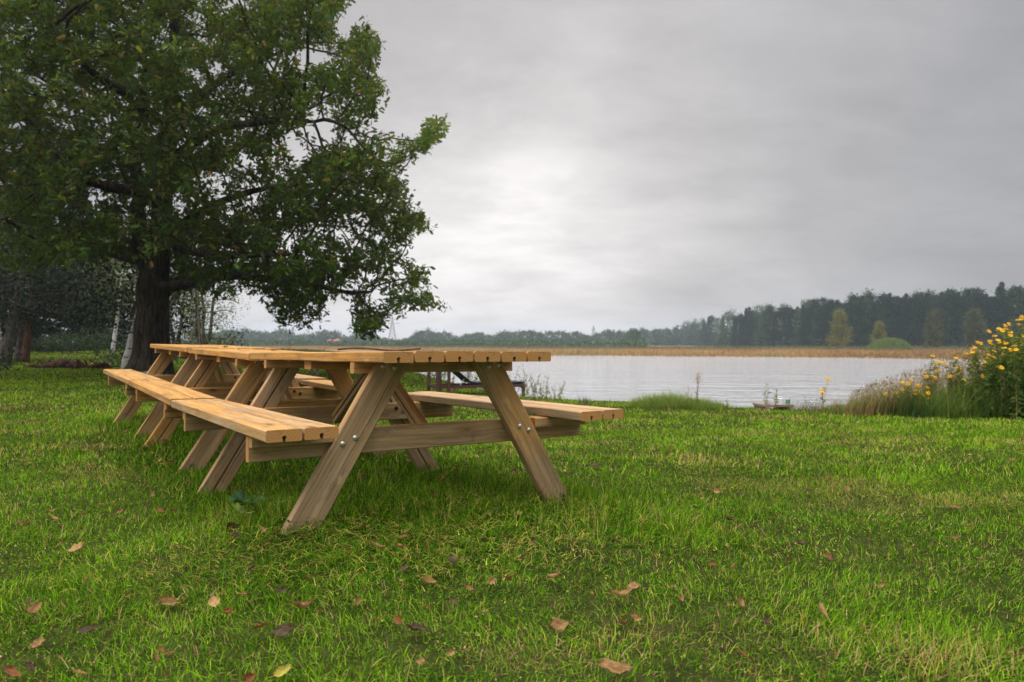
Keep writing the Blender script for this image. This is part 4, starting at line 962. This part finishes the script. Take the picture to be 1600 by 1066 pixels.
for i, (px, d, stm, h, fl, lab) in enumerate((
    (1400, 9.75, 7, .36, 5, 'low yellow flower clump at the left end of the bank'), (1425, 9.7, 9, .48, 7, 'yellow flower clump with a dense head cluster, second from the left'), (1455, 9.8, 8, .82, 4, 'tall yellow flower stems standing against the far reeds'),
    (1550, 9.75, 20, 1.0, 5, 'leafy flowering plant at the back of the thicket, half hidden'), (1600, 9.75, 22, 1.3, 6, 'tall leafy plant behind the tallest flowering one'), (1578, 9.15, 16, .75, 2, 'low dense leafy plant at the front foot of the thicket'), (1640, 9.05, 18, .9, 3, 'dense leafy plant at the front right corner of the thicket'),
    (1490, 9.75, 16, .8, 3, 'leafy brownish plant with few flowers between the tall stems and the thicket'), (1510, 9.55, 14, .62, 2, 'low leafy plant at the left foot of the tall thicket'),
    (1452, 9.6, 6, .38, 2, 'low clump with sparse yellow flowers under the tall stems'), (1535, 9.5, 12, .85, 5, 'leafy plant with yellow flowers at the left side of the tall thicket'), (1562, 9.35, 16, 1.08, 8, 'dense leafy plant with yellow flowers in the tall thicket'),
    (1590, 9.3, 18, 1.25, 9, 'tallest yellow flowering plant at the right edge'), (1625, 9.3, 16, 1.4, 5, 'leafy flowering plant just cut by the right edge'), (1660, 9.4, 14, 1.45, 3, 'flowering plant standing outside the right edge of the thicket'))):
    herb('yellow_flower', GL(px, d), stm, h, 85 if h > .8 else 36, .105 if px > 1500 else .085, lab, flowers=int(fl * 2.2), fs=.032, r=.26 if px > 1500 else .16, seed=320 + i, lean=.14)

# plank with small things at the water
PLANK = m_plain('grey_board', (.22, .16, .12), .8, .3, 12); WHITE = m_plain('white_plastic', (.7, .7, .68), .5, .1); GREENP = m_plain('green_plastic', (.10, .26, .17), .5, .1)
def on_ground(name, px, d, parts, label, cat, rot=0, z=0):
    root = empty(name, loc=(GL(px, d)[0], d, GL(px, d)[2] + z)); root.rotation_euler = (0, 0, rot)
    for nm, bx, m in parts:
        q = MB()
        for c, s in bx: box(q, c, s)
        q.build(nm, m, root)
    tag(root, label, cat); return root
on_ground('plank', 1208, 10.35, [('board', [((0, y, .07), (.46, .11, .03)) for y in (-.13, 0, .13)], PLANK), ('support', [((x, 0, .027), (.05, .38, .055)) for x in (-.18, .18)], PLANK)], 'low board platform lying at the water edge', 'platform', .1)
def tub(name, px, d, r, h, m, label):
    root = empty(name, loc=(GL(px, d)[0], d, GL(px, d)[2] + .085)); q = MB(); tube(q, [[0, 0, 0], [0, 0, h * .5], [0, 0, h * .97], [0, 0, h], [0, 0, h * .93]], [r * .8, r * .9, r, r * .9, r * .85], 14); q.build('body', m, root)
    q = MB(); a = np.linspace(0, math.pi, 9); tube(q, [[r * math.cos(t), 0, h + r * .55 * math.sin(t)] for t in a], .004, 5); q.build('handle', STEEL, root); tag(root, label, 'bucket')
tub('bucket', 1219.5, 10.3, .045, .085, WHITE, 'small white container on the board platform'); tub('bucket', 1231, 10.3, .035, .07, GREENP, 'small green container right of the white one')

# sun lounger on its brown frame, seen between the table legs
def lounger():
    d = 12.6; FR = m_plain('brown_painted_wood', (.075, .035, .028), .7); FAB = m_plain('black_mesh_fabric', (.012, .012, .014), .6)
    x0, x1 = (677 - 800) / F * d, (905 - 800) / F * d; z = H((x0 + x1) / 2, d); root = empty('sun_lounger', loc=(x0, d, z)); root.rotation_euler = (0, 0, R_(20)); L_ = 1.65; W_ = .62
    for nm, bs in (('side_rail', [((L_ / 2, -W_ / 2, .19), (L_, .03, .05))]), ('side_rail', [((L_ / 2, W_ / 2, .19), (L_, .03, .05))]), ('end_rail', [((0, 0, .19), (.03, W_, .05))]), ('end_rail', [((L_, 0, .19), (.03, W_, .05))])):
        q = MB(); [box(q, c, s) for c, s in bs]; q.build(nm, FR, root)
    for (x, y, h) in ((0, -W_ / 2, .5), (.2, -W_ / 2, .5), (0, W_ / 2, .5), (.2, W_ / 2, .5), (L_ - .05, -W_ / 2, .2), (L_ - .05, W_ / 2, .2)):
        q = MB(); box(q, (x, y - .025 * np.sign(y) * -1, h / 2 - .02), (.05, .045, h)); q.build('leg', FR, root)
    def sheet(pts, name):
        q = MB(); P = catmull(pts, 5); n = len(P); V = []; 
        for p in P:
            for yy in (-.28, .28):
                V.append((p[0], yy, p[1] )); V.append((p[0], yy, p[1] + .03))
        Q = []
        for i in range(n - 1):
            a, b = i * 4, i * 4 + 4; Q += [[a, a + 2, b + 2, b], [a + 1, b + 1, b + 3, a + 3], [a, b, b + 1, a + 1], [a + 2, a + 3, b + 3, b + 2]]
        Q += [[0, 1, 3, 2], [(n - 1) * 4, (n - 1) * 4 + 2, (n - 1) * 4 + 3, (n - 1) * 4 + 1]]
        q.add(V, [np.array(Q)], {}); q.build(name, FAB, root)
    sheet([(.22, .60, 0), (.42, .42, 0), (.60, .27, 0)], 'backrest'); sheet([(.585, .27, 0), (.7, .235, 0), (1.0, .225, 0), (L_, .225, 0)], 'seat')
    q = MB(); tube(q, [[.42, -.25, .20], [.50, -.25, .32]], .008, 6); q.build('strut', STEEL, root)
    tag(root, 'black sun lounger with a brown wooden frame behind the table legs', 'sun lounger')
lounger()

# rope swing hanging from the oak
def swing():
    d = 14.6; a = PX(309, 434, d - .2); root = empty('rope_swing', loc=(a[0], d, H(a[0], d))); ROPE = m_plain('pale_rope', (.42, .36, .27), .9); o = np.array(root.location); j = PX(309, 492, d) - o; zz = .42
    q = MB(); tube(q, [a - o, j], .014, 6); q.build('rope', ROPE, root)
    for k in range(5):
        t = k * 2 * math.pi / 5 + .3; q = MB(); tube(q, [j, (j[0] + .32 * math.cos(t), j[1] + .32 * math.sin(t), zz)], .009, 5); q.build('rope', ROPE, root)
    q = MB(); th = np.linspace(0, 2 * math.pi, 25); tube(q, [[j[0] + .33 * math.cos(t), j[1] + .33 * math.sin(t), zz] for t in th], .025, 8, cap=False); q.build('seat_ring', m_plain('swing_ring', (.03, .03, .03), .6), root)
    q = MB(); V = [(j[0], j[1], zz - .05)] + [(j[0] + .32 * math.cos(t), j[1] + .32 * math.sin(t), zz - .01) for t in th[:-1]]; V2 = [(x, y, z - .012) for x, y, z in V]
    F1 = [[0, 1 + i, 1 + (i + 1) % 24] for i in range(24)]; q.add(V + V2, [np.array(F1 + [[25, 26 + (i + 1) % 24, 26 + i] for i in range(24)])], {}); q.build('seat', m_plain('swing_seat', (.10, .09, .07), .9), root)
    tag(root, 'round swing on fanned pale ropes hanging under the oak, beyond the tables', 'swing')
swing()
# logs / bark pile and stones
def log(px, d, L_, r, rot, m, label, seed, name='fallen_log'):
    rg = np.random.default_rng(seed); l = GL(px, d); n = 22; x = np.linspace(-L_ / 2, L_ / 2, n); q = MB(); k = vnoise(x * 3.5 + seed, x * 0, seed)
    tube(q, np.stack([x, rg.normal(0, .02, n), r * .5 * (.4 + k)], -1), r * (.25 + 1.1 * k) * np.sin(np.linspace(.3, math.pi - .3, n)) ** .5, 14, bumpy=1.1, seed=seed)
    for j in range(9):
        a = np.array([rg.uniform(-.45, .45) * L_, rg.normal(0, .05), r * .5]); b = a + np.array([rg.normal(0, .3), rg.normal(0, .1), rg.uniform(-.05, .28)]) * min(1, L_); tube(q, [a, (a + b) / 2 + rg.normal(0, .02, 3), b], [.03, .02, .008], 5)
    o = q.build(name, m, None, True); o.location = l; o.rotation_euler = (0, 0, rot); tag(o, label, 'log')
ROT = m_bark('rotten_wood', (.025, .014, .010), (.09, .045, .028))
log(98, 19.5, 1.3, .17, .1, ROT, 'left dark brown fallen log on the far lawn', 401); log(137, 19, 1.1, .13, -.05, ROT, 'right dark brown fallen log, nearer the bench end', 402); log(62, 19.6, .8, .08, .3, ROT, 'thin dark branch wood lying left of the two logs', 403)
STONE = m_plain('grey_stone', (.22, .21, .20), .9, .3, 6, .2, 0, .5, .03)
def stone(loc, s, label, seed):
    rg = np.random.default_rng(seed); q = MB(); u = np.linspace(0, math.pi, 9); v = np.linspace(0, 2 * math.pi, 15)[:-1]; V = []
    for a in u:
        for b in v: f = 1 + .25 * (float(vnoise(np.array([b * 1.3 + seed]), np.array([a * 2]), seed)[0]) - .5); V.append((s[0] * math.sin(a) * math.cos(b) * f, s[1] * math.sin(a) * math.sin(b) * f, s[2] * math.cos(a) * f))
    Q = [[i * 14 + k, i * 14 + (k + 1) % 14, (i + 1) * 14 + (k + 1) % 14, (i + 1) * 14 + k] for i in range(8) for k in range(14)]; q.add(V, [np.array(Q)], {}); o = q.build('stone', STONE, None, True); o.location = (loc[0], loc[1], loc[2] + s[2] * .5); tag(o, label, 'stone')
stone(GL(228, 14.2), (.16, .12, .09), 'grey stone at the foot of the oak trunk', 1); stone(GL(488, 12.0), (.17, .12, .12), 'grey stone seen under the tabletop between the legs', 2)

# broad-leaved weeds in the lawn
def lobed(n=7):
    V = [(0, 0, 0)]; a = np.linspace(-2.5, 2.5, 2 * n + 1)
    for i, t in enumerate(a): r = (.62 if i % 2 == 0 else .38) * (1 - .12 * abs(t)); V.append((.38 + r * math.cos(t), r * math.sin(t), .05 * math.cos(3 * t)))
    return np.array(V), [np.array([[0, i, i + 1] for i in range(1, 2 * n + 1)])]
T_LOBE = lobed()
def weed(px, py, n, s, mt, label, seed, zs=.06):
    rg = np.random.default_rng(seed); d = (CH - zs) * F / (py - HY); l = GL(px, d); root = empty('broadleaf_weed', loc=l); a = np.arange(n) * 2 * math.pi / n + rg.uniform(0, 1, n); e = rg.uniform(.1, .6, n)
    ax = np.stack([np.cos(a) * np.cos(e), np.sin(a) * np.cos(e), np.sin(e)], -1); sd_ = np.stack([-np.sin(a), np.cos(a), rg.normal(0, .2, n)], -1); P = ax * .02 + np.array([0, 0, .05]); 
    for k in range(n):
        q = MB(); leaves(q, P[k:k + 1], s * rg.uniform(.8, 1.2), T_LOBE, rg.uniform(.3, .9, 1), fr=(ax[k:k + 1], sd_[k:k + 1], np.cross(ax[k:k + 1], sd_[k:k + 1]))); q.build('leaf', mt, root)
    tag(root, label, 'weed')
weed(382, 792, 5, .085, m_leaf('dark_weed_leaf', [(0, (.02, .065, .015)), (1, (.05, .11, .03))], .2), 'bluish broad-leaved weed left of the near table leg', 1)
weed(420, 797, 3, .06, HERBLEAF, 'smaller broad-leaved weed close beside the near table leg', 2)
weed(372, 822, 4, .055, m_leaf('lime_leaf', [(0, (.12, .2, .03)), (1, (.2, .28, .05))], .3), 'yellow-green lobed weed behind the dark purple leaf', 3)

# ------------------------------------------------------------------ fallen leaves
def m_dead(name, a, b):
    m = mat(name); t = NT(m); tc = t.n('ShaderNodeTexCoord').outputs['Object']; f = t.noise(tc, 3.5, 4, .6); v = t.noise(t.map(tc, (2, 14, 2)), 1, 3, .6)
    c = t.mix(t.step(f, .35, .65), a, b); c = t.mix(t.m('MULTIPLY', t.step(v, .5, .7), .35), c, tuple(q * .45 for q in a)); sh = t.pbr(c, .6, t.bump(v, .4, .05), .3)
    tr = t.n('ShaderNodeBsdfTranslucent'); t.set(tr.inputs[0], c); mx = t.n('ShaderNodeMixShader'); mx.inputs[0].default_value = .2; t.l(sh, mx.inputs[1]); t.l(tr.outputs[0], mx.inputs[2]); t.out(mx.outputs[0]); return m
DM = {'tan': m_dead('tan_dead_leaf', (.32, .175, .055), (.46, .285, .105)), 'pink': m_dead('brown_dead_leaf', (.17, .085, .022), (.32, .175, .062)), 'red': m_dead('red_dead_leaf', (.15, .045, .012), (.26, .10, .03)),
      'dark': m_dead('dark_dead_leaf', (.05, .03, .012), (.11, .066, .03)), 'yellow': m_dead('yellow_dead_leaf', (.40, .34, .04), (.5, .42, .07))}
def dead_mesh(mname, shape, curl, seed):
    rg = np.random.default_rng(seed); nu, nv = 13, 9; V = []; 
    for i in range(nu):
        t = i / (nu - 1)
        if shape == 'oval': w = .36 * math.sin(math.pi * min(1, t ** .8)) + .01
        elif shape == 'lobed': w = (.30 + .10 * math.cos(t * 19)) * math.sin(math.pi * t ** .9) + .012
        else: w = .30 * math.sin(math.pi * t) ** .6 * (1 - .3 * t) + .012
        for j in range(nv):
            s = (j / (nv - 1) * 2 - 1); a = s * curl; y = w * (math.sin(a) / max(curl, .01)); z = w * (1 - math.cos(a)) / max(curl, .01) + .14 * curl * (2 * t - 1) ** 2 * .6 + .02 * rg.normal() * (abs(s) > .5)
            bite = 1 - (.45 * max(0, float(vnoise(np.array([t * 4.3 + seed]), np.array([np.sign(s) * 3.7]), seed)[0]) - .5) * 2) * abs(s); y *= bite; z += .10 * (float(vnoise(np.array([t * 3 + seed]), np.array([s * 1.5]), seed + 5)[0]) - .5) + .18 * curl * (t - .45) ** 2 * 2
            V.append((t - .5 + .012 * rg.normal(), y, z))
    Q = [[i * nv + j, i * nv + j + 1, (i + 1) * nv + j + 1, (i + 1) * nv + j] for i in range(nu - 1) for j in range(nv - 1)]
    q = MB(); q.add(V, [np.array(Q)], {'rnd': np.zeros(len(V))})
    e = .14 * curl * .6; tube(q, [(-.5, 0, e), (-.68, .03, e + .03), (-.85, .08, e + .01)], [.016, .012, .012], 5)
    return q.mesh('fallen_leaf', DM[mname], True)
DMESH = {}
def dleaf(px, py, size, colr, shape, curl, label, group=None, zs=.028, tilt=None, rot=None, seed=1, name='fallen_leaf', loc=None, cat='leaf'):
    rg = np.random.default_rng(seed); k = (colr, shape, round(curl, 1)); 
    if k not in DMESH: DMESH[k] = dead_mesh(colr, shape, curl, len(DMESH) + 900)
    if loc is None:
        d = (CH - zs) * F / (py - HY)
        for _ in range(4): x = (px - 800) / F * d; d = (CH - (H(x, d) + zs)) * F / (py - HY)
        x = (px - 800) / F * d; loc = (x, d, H(x, d) + zs); s = size / F * d
    else: s = size
    o = obj(name, DMESH[k]); o.location = loc; o.scale = (s, s, s); o.rotation_euler = (rg.normal(0, .5) if tilt is None else tilt, rg.normal(0, .3), rg.uniform(0, 6.28) if rot is None else rot); tag(o, label, cat, group); return o
BIG = [(960, 1047, 56, 'pink', 'oval', .7, 'large pinkish brown leaf with a yellow stalk at the bottom edge', .15, .15), (1283, 955, 34, 'tan', 'oval', .6, 'broad tan leaf standing up in the right foreground', 1.2, 1.6),
       (874, 976, 32, 'pink', 'oval', .5, 'flat pinkish leaf beside an upright scrap, lower middle', .8, .5), (970, 931, 34, 'tan', 'pointed', 1.6, 'pale rolled leaf with a long yellowish stem', .2, .3),
       (1155, 941, 22, 'pink', 'oval', .9, 'round pinkish leaf right of the middle foreground', .9, 1.), (993, 966, 22, 'pink', 'oval', .8, 'rosy leaf next to the red one in the middle foreground', .5, .3), (972, 972, 20, 'red', 'lobed', .8, 'red leaf touching the rosy leaf in the middle foreground', .9, 2),
       (990, 916, 22, 'pink', 'oval', .4, 'flat brown leaf above the pale rolled leaf', .4, 0), (668, 908, 26, 'tan', 'oval', 1.4, 'tan half-curled leaf with a dark hollow below the table legs', .7, .4), (766, 908, 22, 'tan', 'lobed', .9, 'tan upright leaf right of the half-curled one', 1.1, 1.),
       (652, 984, 34, 'dark', 'lobed', 1.2, 'dark purple-brown folded leaf in the lower middle', .3, .1), (447, 987, 34, 'dark', 'oval', .9, 'brown-grey leaf left of the middle near the bottom', .4, .3), (473, 948, 32, 'pink', 'pointed', 1.6, 'rolled pinkish leaf with a dark open end', .1, .5),
       (555, 940, 26, 'pink', 'pointed', 1.0, 'narrow leaf standing on its tip below the near leg', 1.3, 1.5), (441, 1048, 30, 'yellow', 'pointed', .8, 'yellow leaf at the bottom left of centre', .8, .8), (704, 1020, 17, 'tan', 'lobed', 1.2, 'crumpled tan leaf near the bottom centre', .9, 1.),
       (263, 941, 34, 'pink', 'lobed', 1.1, 'twisted pink-red leaf in the left foreground', .5, .4), (140, 985, 32, 'dark', 'pointed', 1.2, 'dark curled leaf with a raised tip at the lower left', .4, .2), (122, 858, 30, 'tan', 'lobed', 1.0, 'pale tan lobed leaf on the left lawn', .4, .1),
       (360, 825, 30, 'dark', 'oval', .7, 'large dark purple leaf leaning on the yellow-green weed', 1.2, 1.4), (372, 838, 18, 'dark', 'oval', .9, 'small dark leaf under the large purple one', .5, .3), (388, 1058, 24, 'red', 'oval', .7, 'red-brown leaf cut by the bottom edge, left of centre', 1.1, 1.),
       (1134, 853, 15, 'tan', 'oval', 1.0, 'bright peach leaf standing in mid lawn', 1.2, 1.5), (1492, 793, 18, 'red', 'oval', .4, 'rust red leaf lying flat on the right lawn', .1, 0), (1264, 768, 13, 'dark', 'oval', .9, 'dark brown leaf in the mid right lawn', .5, .2), (1323, 764, 13, 'pink', 'oval', .8, 'pinkish leaf right of the dark brown one, mid right lawn', .7, .9),
       (831, 846, 18, 'dark', 'oval', .9, 'grey-brown leaf right of the near table leg foot', 1.1, 1.2), (811, 802, 13, 'tan', 'oval', .9, 'small peach leaf between the two near table legs', .8, 1.), (763, 803, 16, 'tan', 'lobed', 1.0, 'crinkled orange-tan leaf under the near table', 1.1, 1.4),
       (588, 855, 24, 'tan', 'pointed', 1.3, 'small rolled leaf with a twig below the crossbeam', .3, .5), (930, 728, 15, 'dark', 'oval', .7, 'dark leaf on the lawn below the right bench', .2, .0), (1198, 968, 18, 'dark', 'lobed', .9, 'dark reddish leaf at the middle right foreground', .7, .6),
       (1140, 812, 18, 'dark', 'lobed', 1.2, 'dark clod-like leaf right of the long grass tuft', .4, .3), (1062, 935, 20, 'pink', 'pointed', 1.0, 'narrow pinkish leaf with a bent stalk in the middle foreground', 1., 1.1), (666, 858, 12, 'pink', 'lobed', 1.0, 'small pink leaf right of the rolled leaf with a twig', .7, .3)]
for i, (a, b, c, d_, e, f, g, tl, ro_) in enumerate(BIG): dleaf(a, b, c * 1.05, d_, e, f, g, tilt=tl, rot=ro_, seed=500 + i)
rl = np.random.default_rng(600)
for i in range(200):
    py = HY + 1 / rl.uniform(1 / 520, 1 / 150); px = rl.uniform(10, 1590) if rl.uniform() < .4 else rl.uniform(10, 850)
    if any(math.hypot(px - q[0], py - q[1]) < 30 for q in BIG): continue
    d = CH * F / (py - HY)
    dleaf(px, py, rl.uniform(.026, .052) * F / d, ['tan', 'pink', 'dark', 'red', 'pink'][rl.integers(5)], ['oval', 'lobed', 'pointed'][rl.integers(3)], [.6, 1.0, 1.4][rl.integers(3)], 'tiny dry leaf scrap among the lawn grass', 'tiny leaf scraps in the lawn', seed=700 + i, zs=.042)
# leaves lying on the table tops
def on_table(ti, x, y, size, colr, label, seed, group=None):
    p = TP[ti]; M = Matrix.Translation(p[:3]) @ Matrix.Rotation(p[3], 4, 'Z') @ Matrix.Rotation(p[4], 4, 'X') @ Matrix.Rotation(p[5], 4, 'Y'); v = M @ Vector((x, y, TH + .003)); dleaf(0, 0, size, colr, 'oval', .6, label, loc=tuple(v), tilt=.1, seed=seed, group=group)
on_table(1, -.30, 1.75, .05, 'tan', 'tan leaf on the middle tabletop beside the joint to the far table', 801); on_table(1, -.05, 1.55, .05, 'tan', 'tan leaf on the middle tabletop, seen before the rope swing', 802)
on_table(1, .12, 1.25, .06, 'tan', 'tan leaf on the middle tabletop nearest the willow', 803); on_table(2, .0, .35, .06, 'dark', 'dark leaf on the far tabletop under the rope swing', 804)
def bark_strip():
    p = TP[0]; M = Matrix.Translation(p[:3]) @ Matrix.Rotation(p[3], 4, 'Z') @ Matrix.Rotation(p[4], 4, 'X') @ Matrix.Rotation(p[5], 4, 'Y'); a = M @ Vector((-.02, .85, TH + .008)); q = MB(); n = 14; t = np.linspace(0, 1, n)
    pts = np.stack([-.2 + .4 * t, .02 * np.sin(t * 5), .006 * np.sin(t * 7)], -1); V = []; 
    for i, c in enumerate(pts):
        w = .018 * math.sin(math.pi * (.1 + .8 * t[i])); V += [c + [0, -w, 0], c + [0, -w * .5, .008], c + [0, w * .5, .009], c + [0, w, 0]]
    Q = [[i * 4 + j, i * 4 + j + 1, i * 4 + 5 + j, i * 4 + 4 + j] for i in range(n - 1) for j in range(3)]
    q.add(V, [np.array(Q)], {}); o = q.build('bark_strip', ROT, None); o.location = a; o.rotation_euler = (0, 0, .1); tag(o, 'thin dark brown strip of bark lying on the nearest tabletop', 'bark')
bark_strip()

# ------------------------------------------------------------------ haze
def haze():
    m = mat('haze_air'); t = NT(m); v = t.n('ShaderNodeVolumePrincipled'); v.inputs['Color'].default_value = (.78, .88, 1.0, 1); v.inputs['Density'].default_value = .00045; v.inputs['Anisotropy'].default_value = .2
    o_ = t.n('ShaderNodeOutputMaterial'); t.l(v.outputs[0], o_.inputs['Volume'])
    q = MB(); box(q, (0, 400, 13), (3400, 1700, 34)); o = q.build('haze', m); tag(o, 'thin bluish haze over the lake', 'haze', kind='stuff')
haze()
